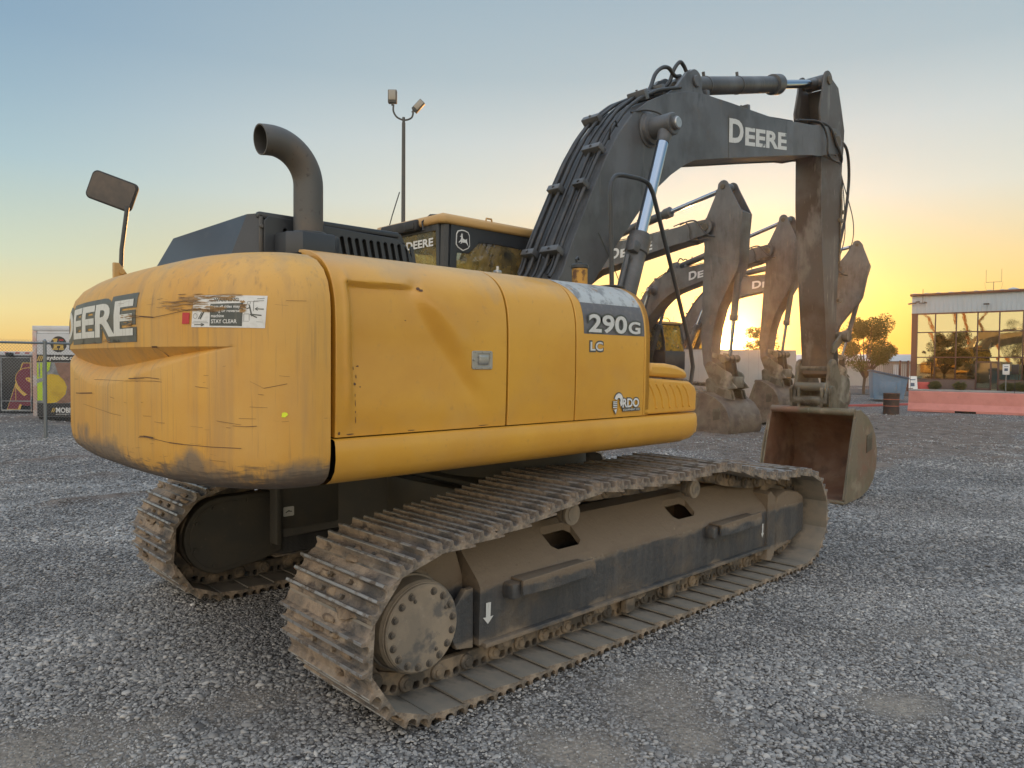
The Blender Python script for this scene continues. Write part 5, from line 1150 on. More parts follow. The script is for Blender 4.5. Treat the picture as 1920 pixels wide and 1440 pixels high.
MT['maroon']=mat('maroon_vinyl',(.16,.02,.045),.5); MT['gold']=mat('gold_vinyl',(.62,.42,.10),.5); MT['helmet']=mat('yellow_print',(.62,.42,.02),.5,layers=[lay((.42,.26,.01),3,.45,.7)]); MT['lime2']=mat('lime_print',(.45,.62,.03),.5)
MT['skin']=mat('brown_print',(.28,.15,.10),.6,layers=[lay((.16,.08,.05),6,.45,.7)]); MT['greyprint']=mat('grey_print',(.30,.32,.33),.5,layers=[lay((.16,.17,.18),3,.45,.6)]); MT['tyre']=mat('tyre_rubber',(.02,.02,.02),.8)
MT['redm']=mat('red_marker',(.35,.03,.03),.4); MT['orange']=mat('orange_paint',(.62,.20,.02),.5); MT['poleg']=mat('dark_pole_paint',(.06,.065,.065),.6); MT['lampglass']=mat('floodlight_glass',(.30,.28,.24),.3)
def T(name,label,cat,group=None,loc=(0,0,0),rz=0,sc=1): return tag(empty(name,loc,rz,sc),label,cat,group)

# ---- chain link fence ----
f0=at(0,15.95); f1=at(130,17.0); fd=(f1-f0).normalized(); fn=Vector((-fd.y,fd.x,0)); FZ=2.18
fe=T('chain_link_fence','grey chain link fence with top rail left of the yellow counterweight','fence',loc=f0,rz=math.atan2(fd.y,fd.x))
L0,L1=-2.4,7.5
post_x=(gv(84,824)-f0).dot(fd)
m=MB(); m.tube([(L0,0,FZ),(L1,0,FZ)],.026,8); part('top_rail',m,'galv',fe)
for k in (-1,0,1,2):
    x=post_x+k*3.0
    m=MB(); m.cyl((x,0,-.1),(x,0,FZ+.04),.038,12); m.lathe([(0,.045),(.03,.045),(.05,.03),(.07,.012),(.075,0)],(x,0,FZ+.02),(x,0,3),12); part('fence_post',m,'galv',fe)
m=MB(); st_=.062; w=.0022; z0,z1=.04,FZ+.07
nk=int((L1-L0+z1)/ (st_*1.0))
def wire(a,b,y):
    a,b=Vector(a),Vector(b); d=(b-a).normalized(); n_=Vector((-d.z,0,d.x))*w
    m.add([a+n_+Vector((0,y,0)),b+n_+Vector((0,y,0)),b-n_+Vector((0,y,0)),a-n_+Vector((0,y,0)),(a.x,y-w,a.z),(b.x,y-w,b.z)],[(0,1,2,3),(0,4,5,1),(3,2,5,4)])
for i in range(nk):
    x=L0-z1*0+i*st_
    h=z1-z0; s=1.15
    wire((x,0,z0),(x+h/s,0,z1),.002); wire((x,0,z0),(x-h/s,0,z1),-.002)
part('chain_mesh',m,'galv',fe,fixn=False)
# ---- white box trailer with a printed side ----
def frame_at(u,D,du=200,D2=None):
    a=at(u,D); b_=at(u+du,D2 or D); d=(b_-a).normalized(); return a,math.atan2(d.y,d.x)
a,rz=frame_at(62,21.5); PXM=21.5/FPX
tr=T('box_trailer','white box trailer with yellow hard hat print behind the chain link fence','trailer',loc=a,rz=rz)
zz=lambda v:CZ-(v-673.8)*PXM
xx=lambda u:(u-62)*PXM
m=MB(); m.box(0,5.4,.02,2.4,zz(783),zz(613),.02); m.box(-.01,5.42,-.005,2.42,zz(621),zz(612),.01); part('trailer_body',m,'trwhite',tr)
m=MB(); m.box(0,.12,-.012,.02,zz(782),zz(622),.004); part('corner_post',m,'trpink',tr)
m=MB(); m.plate([(.13,zz(782)),(5.3,zz(782)),(5.3,zz(626)),(.13,zz(626))],-.004,.016,0); gp=part('side_print',m,'greyprint',tr)
m=MB(); m.plate([(.13,zz(666)),(5.3,zz(666)),(5.3,zz(627)),(.13,zz(627))],-.008,-.0045,0); part('print_header',m,'trwhite',gp)
def pr(name,P,mm,y): 
    m=MB(); m.add([(xx(u),y,zz(v)) for u,v in P],[tuple(range(len(P)))]); return part(name,m,mm,gp,fixn=False)
pr('print_band',[(70,680),(400,680),(400,666),(70,666)],'trblack',-.010)
pr('print_vest',[(70,752),(80,752),(80,681),(70,681)],'lime2',-.009); pr('print_vest',[(86,700),(93,695),(96,680),(87,680)],'lime2',-.009)
pr('print_strip',[(73,708),(76,708),(76,681),(73,681)],'greyprint',-.0095)
pr('print_strip',[(70,720),(80,716),(80,709),(70,712)],'greyprint',-.0095)
pr('print_dark',[(80,757),(88,752),(84,700),(82,681),(80,681)],'greyprint',-.0088)
pr('print_arm',[(103,681),(131,681),(160,700),(170,735),(150,750),(128,756),(112,757),(97,755),(112,749),(124,741),(127,725),(117,712),(109,700)],'skin',-.0092)
pr('print_hard_hat',[(87,757),(86,735),(87,704),(97,702),(110,704),(120,713),(126,726),(123,740),(113,750),(106,755),(96,757)],'helmet',-.0094)
pr('print_base',[(70,782),(400,782),(400,757),(70,757)],'trblack',-.0096)
m=MB(); cxl,czl=xx(111),zz(646.5); m.cyl((cxl,-.012,czl),(cxl,-.005,czl),15*PXM,28); bd_=part('print_badge',m,'trblack',gp)
def tx(name,body,u0,u1,v0,v1,mm,y,bold=.02,par=None):
    V,F=text_flat(body,bold); return part(name,flatmesh([(xx(u0)+a_*(xx(u1)-xx(u0)),zz(v1)+b_*(zz(v0)-zz(v1))) for a_,b_ in V],F,lambda p,q:(p,y,q),1),mm,par or gp,fixn=False)
m=MB(); s=PXM
for q in (((102,638),(108,656)),((114,646),(120,656)),((100,636),(109,639)),((100,654),(110,657)),((112,654),(121,657)),((106,645.5),(118,649.5))):
    (u0,v0),(u1,v1)=q; m.box(xx(u0),xx(u1),-.016,-.012,zz(v1),zz(v0))
part('badge_letter',m,'gold',gp); m=MB(); m.box(xx(112),xx(120),-.016,-.012,zz(640),zz(637)); part('badge_bar',m,'redm',gp)
tx('print_text','H',131,146,637,657,'trblack',-.012,.02); tx('print_text','haydonbc.com',83,152,667.5,678,'white',-.014,.03)
tx('print_text','MOBILE',105,144,765,775,'white',-.014,.03); tx('print_text','ROCONNECT YOU TO WORK',105,160,776.5,779,'white',-.014,.0)
for u in (72,75.5,79,): pr('print_slash',[(u-2,678),(u,678),(u+4,668),(u+2,668)],'gold',-.0125)
for u in (97,100.5): pr('print_slash',[(u-1,774),(u+.5,774),(u+4,766),(u+2.5,766)],'gold',-.0125)
for x in (1.9,2.75):
    m=MB(); m.lathe([(0,.20),(.03,.33),(.2,.35),(.25,.33),(.26,.2)],(x,.1,.35),(x,1,.35),24); part('wheel',m,'tyre',tr)
m=MB(); m.box(.1,5.2,.1,2.3,zz(788),zz(783)); m.box(.35,.5,.3,.4,0.0,zz(787)); part('chassis',m,'tyre',tr)
# ---- black trailer with the big two-letter emblem ----
a,rz=frame_at(-260,24.3,400,24.3); D2=24.3; P2=D2/FPX; x0_=lambda u:(u+260)*P2; z_=lambda v:CZ-(v-673.3)*P2
bt=T('enclosed_trailer','black trailer with maroon and gold letters behind the fence, left of the white one','trailer',loc=a,rz=rz)
m=MB(); m.box(0,x0_(59),0,2.3,z_(776),z_(668),.03); part('trailer_body',m,'trblack',bt)
for u0,u1,v0,v1 in ((2,4,670,772),(58,59.5,670,772),(2,58,671,672.5),(2,58,769,772),(2,58,752,754)): 
    m=MB(); m.box(x0_(u0),x0_(u1),-.02,.0,z_(v1),z_(v0)); part('edge_trim',m,'greyprint',bt)
m=MB(); m.box(0,x0_(60),.0,2.3,z_(667.5),z_(660),.01); part('top_rail',m,'trwhite',bt)
for u in (10,30,48): m=MB(); m.box(x0_(u),x0_(u+8),-.012,.0,z_(664),z_(661.5)); part('marker_light',m,'redm',bt)
m=MB(); m.box(x0_(16),x0_(27),-.15,-.0,z_(668),z_(662),.03); part('hinge_box',m,'tyre',bt)
m=MB(); m.lathe([(0,.18),(.03,.33),(.2,.35),(.25,.33),(.26,.2)],(x0_(46),.0,.35),(x0_(46),1,.35),24); part('wheel',m,'tyre',bt)
for body,u0,u1,v0,v1,pp in (('A',14,88,682,768,.0),('S',30,74,691,762,.004)):
    for nm,g_,mm,y,bdx in (('emblem_outline',1.2,'gold',-.006-pp,.10),('emblem_letter',0,'maroon',-.008-pp,.055)):
        V,F=text_flat(body,bdx); V2=[(x0_(u0-g_)+p*(x0_(u1+g_)-x0_(u0-g_)),z_(v1+g_)+q*(z_(v0-g_)-z_(v1+g_))) for p,q in V]
        V2=[(min(p,x0_(58.5)),q) for p,q in V2]
        part(nm,flatmesh(V2,F,lambda p,q:(p,y,q),1),mm,bt,fixn=False)
# ---- light pole ----
PD=36; a=at(755,PD); pz=lambda v:CZ+(679.3-v)*PD/FPX; pxm=PD/FPX
lp=T('light_pole','tall dark light pole with two floodlights rising behind the cab','light pole',loc=a,rz=math.atan2(rt.y,rt.x))
m=MB(); m.lathe([(0,.16),(.1,.13),(pz(236)-.0,.085)],(0,0,0),(0,0,1),14); part('pole',m,'poleg',lp)
m=MB(); X=lambda u:(u-755)*pxm
m.tube(crom([(X(736),0,pz(203)),(X(736),0,pz(215)),(X(743),0,pz(226)),(X(757),0,pz(231)),(X(770),0,pz(226)),(X(773),0,pz(212))],5),.045,8); m.cyl((0,0,pz(240)),(0,0,pz(226)),.07,10); part('lamp_bracket',m,'poleg',lp)
for (u,v,w_,h_,an) in ((734,188,8,12,.0),(782,205,6,12,.75)):
    M=Matrix.Translation((X(u),0,pz(v)))@Matrix.Rotation(an,4,'Y'); m=MB(); m.box(-w_*pxm,w_*pxm,-.10,.18,-h_*pxm,h_*pxm,.03,M=M); m.box(-.05,.05,-.03,.03,-h_*pxm-.12,-h_*pxm+.02,0,M=M)
    f_=part('floodlight',m,'poleg',lp); m=MB(); m.box(-w_*pxm*.82,w_*pxm*.82,-.13,-.10,-h_*pxm*.6,h_*pxm*.9,.01,M=M); part('lamp_glass',m,'lampglass',f_)
# ---- block wall ----
a,rz=frame_at(1190,31); b1=at(1492,30.5); ln_=(b1-a).length; rz=math.atan2((b1-a).y,(b1-a).x)
w_=T('block_wall','long pale block wall behind the parked excavators','wall',loc=a,rz=rz)
m=MB(); m.box(0,ln_,0,.2,0,2.40,.01); m.box(-.0,ln_,-.02,.22,2.40,2.44,.008); part('wall_panel',m,'wallblock',w_)
m=MB(); 
for k in range(int(ln_/.41)): m.box(k*.41+.2,k*.41+.212,-.003,.01,0,2.38)
part('block_joints',m,'conc',w_)
m=MB(); m.box(ln_-.62,ln_-.50,-.12,-.025,0,1.65,.01); part('white_post',m,'trwhite',w_)
# ---- office building ----
A_=at(1706,56); B_=at(1925,51.2); fdx=(B_-A_).normalized(); rz=math.atan2(fdx.y,fdx.x); PB=56/FPX
ob=T('office_building','two storey office building with mirrored bronze glass front and white metal fascia','building',loc=A_,rz=rz)
BL=26; KX=(B_-A_).length/(1925-1706)
bz=lambda v:CZ+(687.1-v)*PB
def bxu(u):   # metres along the facade for a picture column
    d=at(u,1)-CAM2; n_=Vector((-fdx.y,fdx.x,0)); t_=(A_-CAM2).dot(n_)/d.dot(n_); return (CAM2+d*t_-A_).dot(fdx)
m=MB(); m.box(0,BL,.10,14,0,bz(556),0); part('building_shell',m,'corr',ob)
m=MB(); n=int(BL/.30)
for k in range(n): m.box(k*.30,k*.30+.09,.06,.11,bz(590),bz(556),.012)
m.box(0,BL,.085,.10,bz(590),bz(556)); part('fascia',m,'corr',ob)
m=MB(); m.box(-.1,BL,-.15,.3,bz(557.5),bz(553.5),.02); m.box(0,BL,.02,.12,bz(592),bz(589.5)); part('roof_edge',m,'roofbrown',ob)
m=MB()
for k in range(int(BL/.8)): m.plate([(k*.8,bz(554)),(k*.8+.1,bz(552.3)),(k*.8+.22,bz(552.3)),(k*.8+.55,bz(554))],-.12,14,0)
part('roof_sheet',m,'corr',ob)
cols=[bxu(u) for u in (1716.7,1750.7,1790,1830,1871,1915.6)]
while cols[-1]<BL-2: cols.append(cols[-1]+1.83)
rows=[bz(711),bz(671),bz(625),bz(590.5)]
m=MB(); m.box(.02,cols[0],.02,.12,.0,rows[-1]); part('corner_column',m,'roofbrown',ob)
m=MB()
for c in cols: m.box(c-.04,c+.04,.03,.13,rows[0],rows[-1],.006)
for z in rows: m.box(cols[0],cols[-1],.035,.125,z-.04,z+.04,.006)
fr_=part('glazing_frame',m,'mullion',ob)
rnd=random.Random(8)
for i in range(len(cols)-1):
    for j in range(3):
        zb=rows[j]+.04
        x0,x1,zt=cols[i]+.04,cols[i+1]-.04,rows[j+1]-.04
        tx_,ty_=rnd.uniform(-.006,.006),rnd.uniform(-.006,.006)
        m=MB(); m.add([(x0,.08-tx_-ty_,zb),(x1,.08+tx_-ty_,zb),(x1,.08+tx_+ty_,zt),(x0,.08-tx_+ty_,zt)],[(0,1,2,3)]); part('window',m,'mglass',ob,fixn=False)
dx0,dx1=bxu(1829),bxu(1871)
m=MB(); m.box(.02,dx0-.05,.0,.1,0,rows[0]-.04,.0); m.box(dx1+.05,BL,.0,.1,0,rows[0]-.04); part('brick_base',m,'brick',ob)
m=MB(); m.box(dx0-.05,dx0+.06,-.03,.09,0,bz(678.5),.006); m.box(dx1-.06,dx1+.05,-.03,.09,0,bz(678.5),.006); m.box(dx0,dx1,-.03,.09,bz(680.5),bz(678),.006); 
xm=bxu(1857); m.box(xm-.05,xm+.05,-.03,.09,0,bz(680),.004); m.box(dx0,xm,-.03,.09,0,.25,.004); dr=part('entrance_door',m,'mullion',ob)
m=MB(); m.add([(dx0+.06,.02,.25),(xm-.05,.02,.25),(xm-.05,.02,bz(680.5)),(dx0+.06,.02,bz(680.5))],[(0,1,2,3)]); m.add([(xm+.05,.025,.0),(dx1-.06,.025,.0),(dx1-.06,.02,bz(680.5)),(xm+.05,.02,bz(680.5))],[(0,1,2,3)]); part('door_glass',m,'mglass',dr,fixn=False)
m=MB(); xh=bxu(1855); m.tube([(xh,-.04,.95),(xh,-.09,.97),(xh,-.09,1.2),(xh,-.04,1.22)],.015,6); part('door_handle',m,'steel',dr)
# roof things
xv=bxu(1852); zr=bz(553)
m=MB(); m.cyl((xv,1.5,zr),(xv,1.5,zr+.75),.02,8); m.cyl((xv-.48,1.5,zr+.72),(xv+.48,1.5,zr+.72),.016,6)
for s_ in (-.48,.48): m.cyl((xv+s_,1.5,zr+.70),(xv+s_,1.5,zr+1.65),.012,6)
for s_ in (-1,1): m.tube([(xv+s_*.57,1.5,zr+.72),(xv+s_*.5,1.5,zr+.3),(xv+s_*.38,1.5,zr+.05)],.006,4)
part('roof_antenna',m,'poleg',ob)
m=MB(); xq=bxu(1888); m.lathe([(0,.34),(.10,.34),(.14,.25),(.2,.05)],(xq,2,zr+.1),(xq,2,9),16); part('roof_vent',m,'corr',ob)
m=MB(); x=bxu(1727); m.cyl((x,-.1,bz(571)),(x,-.1,bz(545)),.02,6); m.box(x-.25,x+.2,-.2,-.05,bz(571.5),bz(570)); m.cyl((x-.2,-.15,bz(568)),(x-.45,-.25,bz(569)),.06,8); m.cyl((x+.12,-.15,bz(569)),(x+.3,-.3,bz(571)),.05,8); part('security_camera',m,'poleg',ob)
m=MB(); x=bxu(1709); m.cyl((x+.2,-.05,bz(570)),(x-.3,-.25,bz(572)),.06,8); part('security_camera',m,'poleg',ob)
m=MB(); x=bxu(1849); m.cyl((x,0,bz(577)),(x,-.3,bz(577)),.05,8); m.box(x-.25,x+.1,-.35,-.22,bz(578.5),bz(576),.01); part('wall_lamp',m,'poleg',ob)
# forecourt: walk, asphalt, kerb
FN=Vector((fdx.y,-fdx.x,0))
def strip(name,s0,s1,d0,d1,z0,z1,mm,bev=.0):
    m=MB(); m.box(s0,s1,-d1,-d0,z0,z1,bev); o=part(name,m,mm); o.location=A_; o.rotation_euler=(0,0,rz); o['kind']='structure'; return o
strip('walkway',-3,BL,0,2.6,-.05,.10,'conc',.02); strip('car_park',-16,BL,2.61,13.5,-.05,.025,'asphalt')
m=MB(); 
for x,y0,y1 in ((2.6,3.0,7.5),(5.6,3.0,7.5),(8.6,3,7.5),(11.6,3,7.5)): m.box(x,x+.1,-y1,-y0,.026,.031)
o=part('parking_lines',m,'conc'); o.location=A_; o.rotation_euler=(0,0,rz); o['kind']='structure'
# red kerb
k0=gv(1630,763); k1=gv(1706,761); 
kb=T('painted_kerb','low red painted kerb behind the drum','kerb',loc=k0,rz=math.atan2((k1-k0).y,(k1-k0).x)); m=MB(); m.box(-3,(k1-k0).length+1.5,-.08,.08,-.02,.10,.03); part('kerb_stone',m,'kerbred',kb)
# ---- concrete barriers ----
def barrier(p,q,label,lenm=None,group=None,name='concrete_barrier'):
    L_=lenm or (q-p).length; o=T(name,label,'barrier',group,loc=p,rz=math.atan2((q-p).y,(q-p).x))
    m=MB(); pro=[(-.29,.0),(-.29,.09),(-.15,.33),(-.09,.79),(-.07,.81),(.07,.81),(.09,.79),(.15,.33),(.29,.09),(.29,0)]
    V=[(x,y,z) for x in (0,L_) for y,z in pro]; n=len(pro); F=[(j,(j+1)%n,n+(j+1)%n,n+j) for j in range(n)]+[tuple(range(n)),tuple(range(n,2*n))]
    m.add(V,F); part('barrier_body',m,'pink',o,ang=20)
    m=MB()
    for x in (L_*.21,L_*.66): m=MB(); m.box(x-.35,x+.35,-.30,.30,-.005,.07,.0); part('lifting_slot',m,'gap',o)
    return o
P0,P1=gv(1705,771),gv(1925,780)
seg=(P1-P0).normalized()
barrier(P0,P0+seg,'long faded red concrete barrier at the far right edge, in front of the office glass',9.5)
# small red barrier by the wall
cb=T('barrier_end','short faded red barrier standing at the end of the pale block wall','barrier',loc=gv(1446,769),rz=math.atan2(rt.y,rt.x)+.1)
m=MB(); m.plate([(-.30,0),(.30,0),(.28,.30),(.27,.62),(-.27,.62),(-.28,.3)],-.6,.6,.02,axis='y'); part('barrier_body',m,'pink',cb); m=MB(); m.box(-.27,.27,-.58,.58,.62,.72,.02); part('barrier_cap',m,'drum',cb); m=MB(); m.box(-.285,.285,-.605,-.6,.36,.42); part('reflex_band',m,'drumred',cb)
# drum
dr_=T('steel_drum','rusty black steel drum standing alone left of the long red barrier','drum',loc=gv(1672,778))
m=MB(); m.lathe([(0,.275),(.01,.285),(.03,.285),(.04,.277),(.27,.275),(.285,.288),(.30,.275),(.52,.275),(.535,.288),(.55,.275),(.76,.277),(.775,.287),(.79,.285),(.80,.27),(.785,.26)],(0,0,0),(0,0,1),36); part('drum_shell',m,'drum',dr_)
for z in (.31,.56): m=MB(); m.lathe([(0,.278),(.02,.278)],(0,0,z),(0,0,2),36); part('drum_band',m,'drumred',dr_)
# dumpster
dp=T('dumpster','blue dumpster with sloping ribbed lid behind the drum','dumpster',loc=at(1664,38),rz=math.atan2(rt.y,rt.x)-.35)
m=MB(); m.plate([(-.72,.12),(.62,.12),(.80,1.05),(.80,1.15),(-.80,1.50),(-.80,1.1)],-.9,.9,.01); m.box(-.5,.3,-.93,-.9,.35,1.0,.01); m.box(.3,.5,-.95,-.9,.3,1.05,.01); part('bin_body',m,'blue',dp)
m=MB(); 
Mx=Matrix.Translation((0,0,1.34))@Matrix.Rotation(math.atan2(.35,1.6),4,'Y')
m.box(-.90,.90,-.95,.95,0,.05,.01,M=Mx)
for k in range(9): m.box(-.88,.88,-.9+k*.22,-.84+k*.22,.05,.09,.01,M=Mx)
part('bin_lid',m,'bluelid',dp)
# ---- far building and iron fence ----
a=at(1585,66); b_=at(1725,62); rzf=math.atan2((b_-a).y,(b_-a).x); LB=(b_-a).length; pf_=64/FPX; fz=lambda v:CZ+(686.6-v)*pf_
wb=T('warehouse','low pale warehouse with white roof far behind the dumpster','warehouse',loc=a,rz=rzf)
m=MB(); m.box(-12,LB+1,0,10,0,fz(678)); part('warehouse_wall',m,'wallpink',wb) if 'wallpink' in MT else part('warehouse_wall',m,'pinkwall' if 'pinkwall' in MT else 'wallblock',wb)
m=MB(); m.plate([(0,fz(679)),(-.3,fz(678)),(5,fz(664)),(10.3,fz(678)),(10,fz(679))],-12.2,LB+1.2,0,axis='x'); part('warehouse_roof',m,'corr',wb)
X0=lambda u:(u-1585)/140*LB
m=MB(); m.box(X0(1658),X0(1675),-.05,.0,0,fz(684)); part('roller_door',m,'conc',wb)
m=MB(); m.box(X0(1677),X0(1686),-.06,.0,0,fz(685),.01); part('side_door',m,'trwhite',wb)
fa=at(1618,52); fb=at(1712,52); ifn=T('iron_fence','dark iron fence with thin posts between dumpster and office building','fence',loc=fa,rz=math.atan2((fb-fa).y,(fb-fa).x)); LF=(fb-fa).length
for u in (1634,1687,1702): x=(u-1618)/94*LF; m=MB(); m.box(x-.05,x+.05,-.05,.05,0,2.2,.005); part('fence_post',m,'roofbrown',ifn)
m=MB(); m.box(0,LF,-.02,.02,2.0,2.05); m.box(0,LF,-.02,.02,.2,.25)
for k in range(int(LF/.14)): m.box(k*.14,k*.14+.02,-.01,.01,.1,2.1)
part('fence_bars',m,'roofbrown',ifn)
# ---- signs and small things at the office ----
def on_front(u,d): 
    s_=bxu(u); return A_+fdx*s_+FN*d
sg=T('sandwich_board','white sandwich board sign standing at the left corner of the office','sign',loc=on_front(1716,.9)+Vector((0,0,.1)),rz=rz+.3)
m=MB(); m.add([(-.32,-.35,0),(.32,-.35,0),(.28,-.02,.95),(-.28,-.02,.95),(-.32,-.32,0),(.32,-.32,0),(.28,.01,.95),(-.28,.01,.95)],[(0,1,2,3),(4,5,6,7),(0,4,7,3),(1,5,6,2),(3,2,6,7),(0,1,5,4)]); m.add([(-.32,.35,0),(.32,.35,0),(.28,.03,.95),(-.28,.03,.95)],[(0,1,2,3)]); part('board',m,'white',sg)
for q_ in ([(-.14,-.323,.2),(.12,-.323,.2),(.12,-.24,.45),(-.14,-.24,.45)],[(-.2,-.175,.66),(.18,-.175,.66),(.18,-.15,.72),(-.2,-.15,.72)]): m=MB(); m.add(q_,[(0,1,2,3)]); part('printed_block',m,'bluelid',sg,fixn=False)
rb=T('red_tub','red plastic barrier block against the office base','barrier',loc=on_front(1735.5,.7)+Vector((0,0,.1)),rz=rz); m=MB(); m.plate([(-.42,0),(.42,0),(.40,.35),(.38,.52),(-.38,.52),(-.40,.35)],-.2,.2,.03); part('tub_shell',m,'redpl',rb); m=MB(); m.box(-.3,.3,-.215,-.2,.1,.16,.005); m.box(-.3,.3,-.215,-.2,.28,.34,.005); part('pressed_rib',m,'redpl',rb)
sp_=T('sign_post','thin post with small white parking sign and black box beside the office door','sign',loc=on_front(1897,3.0)+Vector((0,0,.03)),rz=rz)
m=MB(); m.cyl((0,0,0),(0,0,2.0),.03,8); part('post',m,'galv',sp_); m=MB(); m.box(-.20,.20,-.05,-.035,1.25,1.95,.005); sb_=part('sign_plate',m,'white',sp_); m=MB(); m.box(-.10,.10,-.054,-.05,1.5,1.68); m.box(-.12,.12,-.054,-.05,1.78,1.82); part('sign_symbol',m,'bluelid',sb_); m=MB(); m.box(.28,.70,.1,.3,1.3,1.95,.02); m.cyl((.49,.2,0),(.49,.2,1.3),.02,8); part('meter_box',m,'rubber',sp_)
# ---- trees and shrubs ----
def foliage(mb,c,rx,ry,rz_,n,leaf,rnd,clumps=26,fill=.55):
    cl=[]
    while len(cl)<clumps:
        p=Vector((rnd.uniform(-1,1),rnd.uniform(-1,1),rnd.uniform(-1,1)))
        if .25<p.length<1: cl.append((Vector((c[0]+p.x*rx,c[1]+p.y*ry,c[2]+p.z*rz_)),rnd.uniform(.22,.42)))
    V=[];F=[]
    for i in range(n):
        q,r=cl[rnd.randrange(len(cl))]; d=Vector((rnd.gauss(0,1),rnd.gauss(0,1),rnd.gauss(0,1))).normalized()*r*rnd.random()**.4
        p=q+Vector((d.x*rx,d.y*ry,d.z*rz_*.8)); a_=Vector((rnd.gauss(0,1),rnd.gauss(0,1),rnd.gauss(0,.6))).normalized(); b_=a_.cross(Vector((rnd.gauss(0,1),rnd.gauss(0,1),rnd.gauss(0,1)))).normalized()
        l_=leaf*rnd.uniform(.6,1.4); w__=l_*.42; k_=len(V); V+=[p-a_*l_,p+b_*w__,p+a_*l_,p-b_*w__]; F.append((k_,k_+1,k_+2,k_+3))
    mb.add(V,F); return cl
def tree(loc,h,cr,cz0,label,seed,n=4200,leaf=.085,group=None,lean=0):
    rnd=random.Random(seed); t_=T('tree',label,'tree',group,loc=loc); mb=MB(); c=(lean*.6,0,(h+cz0)/2); cl=foliage(mb,c,cr,cr,(h-cz0)/2,n,leaf,rnd); 
    tm=MB(); fork=Vector((lean*.3,0,cz0*.75+.3)); tm.tube(crom([(0,0,-.1),(lean*.1,.03,cz0*.4),tuple(fork)],4),[.11*h/5]*5+[.09*h/5]*4 if 0 else .09*h/5,8)
    for q,r in cl[:16]:
        mid=fork.lerp(q,.5)+Vector((rnd.uniform(-.1,.1),rnd.uniform(-.1,.1),.12)); P_=crom([tuple(fork),tuple(mid),tuple(q)],3); tm.tube(P_,[.05*h/5*(1-.8*i/(len(P_)-1)) for i in range(len(P_))],5)
    part('trunk',tm,'bark',t_); part('crown',mb,'leaf',t_,fixn=False); return t_
tree(at(1620,46),5.1,1.55,.9,'bushy olive green tree against the yellow sky behind the far right arm',5,19000,.060,lean=.25)
tree(at(1428,46),4.5,.95,2.1,'small leafy tree showing above the pale block wall by the sun',8,4200,.07)
for u,r_,h_,lb in ((1759,.50,.58,'clipped dark shrub just right of the red block by the office base'),(1804,.50,.62,'clipped grey green shrub left of the office door'),(1893,.55,.62,'low shrub under the small white sign right of the office door'),(1921,.7,.66,'wide low shrub at the right picture edge by the office base')):
    s_=T('shrub',lb,'shrub','clipped shrubs along the office base',loc=on_front(u,1.0)+Vector((0,0,.1))); rnd=random.Random(int(u)); mb=MB(); foliage(mb,(0,0,h_*.5),r_*.95,r_*.8,h_*.52,5200,.034,rnd,70); part('leaves',mb,'leaf2',s_,fixn=False)
    tm=MB(); 
    for k in range(5): a_=k*1.26; tm.tube([(0,0,-.02),(.12*math.cos(a_),.12*math.sin(a_),h_*.3),(r_*.5*math.cos(a_),r_*.5*math.sin(a_),h_*.7)],.012,5)
    part('stems',tm,'bark',s_)
# ---- things standing behind the photographer, mirrored in the office glass ----
def mirrored(u,dist):
    s_=bxu(u); Pf=A_+fdx*s_; d=(Pf-CAM2).normalized(); nn_=Vector((fdx.y,-fdx.x,0)); r_=d-2*d.dot(nn_)*nn_; return Pf+r_*dist
def boom_lift(loc,rz_,label,a1,a2,seed):
    t_=T('boom_lift',label,'boom lift','boom lifts on the far side of the yard',loc=loc,rz=rz_)
    m=MB(); m.box(-1.3,1.3,-1.1,1.1,.5,.95,.05); m.box(-1.4,1.0,-.9,.9,1.0,1.8,.15); part('chassis',m,'orange',t_)
    for sx in (-1,1):
        for sy in (-1,1): m=MB(); m.lathe([(0,.25),(.04,.45),(.3,.45),(.34,.25)],(sx*1.0,sy*1.0-.17,.45),(sx*1.0,9,.45),20); part('wheel',m,'tyre',t_)
    p0=Vector((-.9,0,1.8)); p1=p0+Vector((math.cos(a1),0,math.sin(a1)))*9; p2=p1+Vector((math.cos(a2),0,math.sin(a2)))*5
    m=MB(); m.tube([p0,p1],.22,8); m.tube([p1,p2],.16,8); part('boom',m,'orange',t_)
    m=MB(); m.box(p2.x-.1,p2.x+1.0,-.9,.9,p2.z-.2,p2.z-.1); 
    for x in (-.1,1.0):
        for y in (-.9,.9): m.cyl((p2.x+x,y,p2.z-.2),(p2.x+x,y,p2.z+.9),.04,6)
    for y in (-.9,.9): m.cyl((p2.x-.1,y,p2.z+.9),(p2.x+1,y,p2.z+.9),.04,6); m.cyl((p2.x-.1,y,p2.z+.4),(p2.x+1,y,p2.z+.4),.04,6)
    part('basket',m,'redpl',t_)
boom_lift(mirrored(1800,66),.6,'orange boom lift parked behind the camera, its boom tallest in the office glass',1.25,1.9,1)
boom_lift(mirrored(1750,78),2.4,'orange boom lift mirrored in the left office windows',1.0,.5,2)
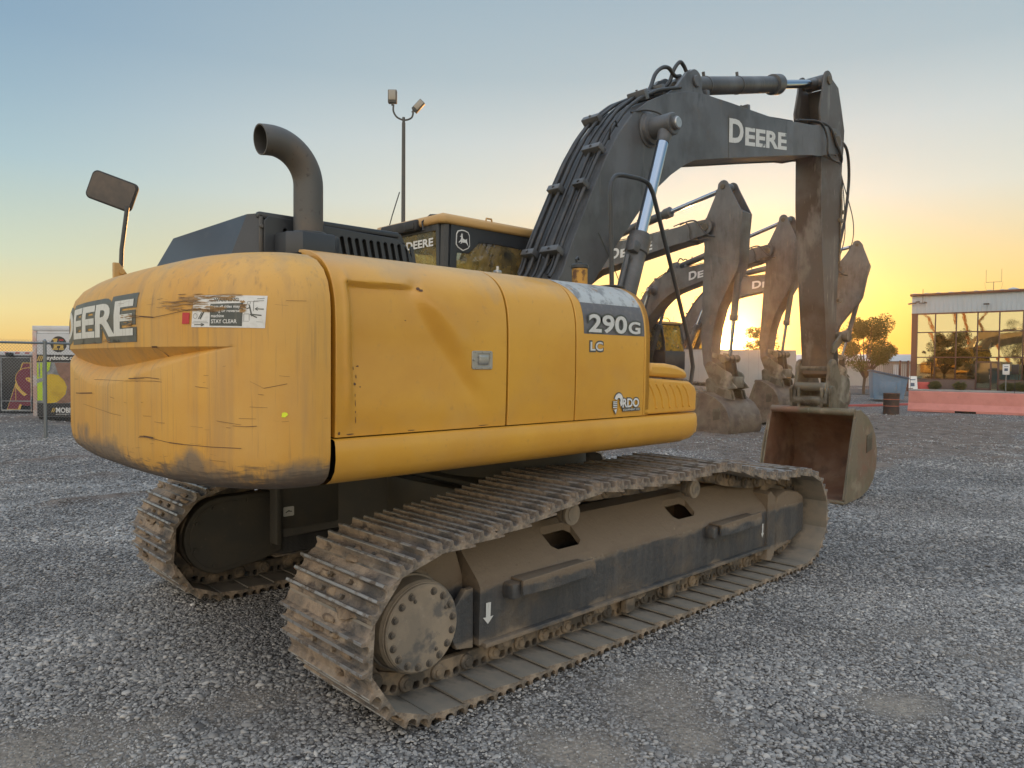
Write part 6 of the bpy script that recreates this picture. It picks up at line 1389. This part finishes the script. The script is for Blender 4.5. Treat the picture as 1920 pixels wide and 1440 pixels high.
boom_lift(mirrored(1868,70),1.4,'orange boom lift mirrored above the office door',1.1,2.2,3)
tree(mirrored(1893,84),10,4.2,2.2,'broad leafy tree mirrored at the right of the office glass',21,7000,.10)
# ---- the machines ----
ex=empty('excavator'); tag(ex,'large yellow and black excavator with dented side door, nearest machine on the gravel','excavator')
build_excavator(ex,(0,0,0),True)
RIG.clear()
b0=empty('excavator',(14.04,13.512,0),-1.649,1.22); tag(b0,'parked excavator whose whole arm and bucket stand in front of the low sun','excavator','row of excavators parked behind')
build_excavator(b0,(.061,-.118,0),False)
src=dict(RIG)
def copy_machine(root,loc,rz_,s_,pose,label):
    c=root.copy(); COL.objects.link(c); c.location=loc; c.rotation_euler=(0,0,rz_); c.scale=(s_,)*3; c['label']=label
    for ch in list(root.children):
        k=ch.copy(); COL.objects.link(k); k.parent=c
        if ch in src: k.matrix_local=rig_matrix(src[ch],pose)
        for g_ in list(ch.children):
            q=g_.copy(); COL.objects.link(q); q.parent=k
            for h_ in list(g_.children): w=h_.copy(); COL.objects.link(w); w.parent=q
    return c
copy_machine(b0,(18.326,12.815,0),-1.713,1.1,(.001,-.002,0),'parked excavator whose arm stands just left of the nearest machine arm')
copy_machine(b0,(23.454,14.297,0),-1.32,1.18,(.021,.067,0),'parked excavator whose arm shows to the right of the nearest machine arm')
# ---- thin air volume, added for the warm flare veil around the low sun ----
hm=bpy.data.materials.new('flare_veil_air'); hm.use_nodes=True; t=hm.node_tree
for n_ in list(t.nodes):
    if n_.type=='BSDF_PRINCIPLED': t.nodes.remove(n_)
pv=t.nodes.new('ShaderNodeVolumePrincipled'); pv.inputs['Color'].default_value=(1,.84,.62,1); pv.inputs['Density'].default_value=.00055; pv.inputs['Anisotropy'].default_value=.86
t.links.new(pv.outputs[0],t.nodes['Material Output'].inputs['Volume'])
m=MB(); m.box(-275,275,-275,275,-1.5,30); hz_=bpy.data.objects.new('haze',m.mesh('haze',[hm])); COL.objects.link(hz_); hz_['kind']='stuff'
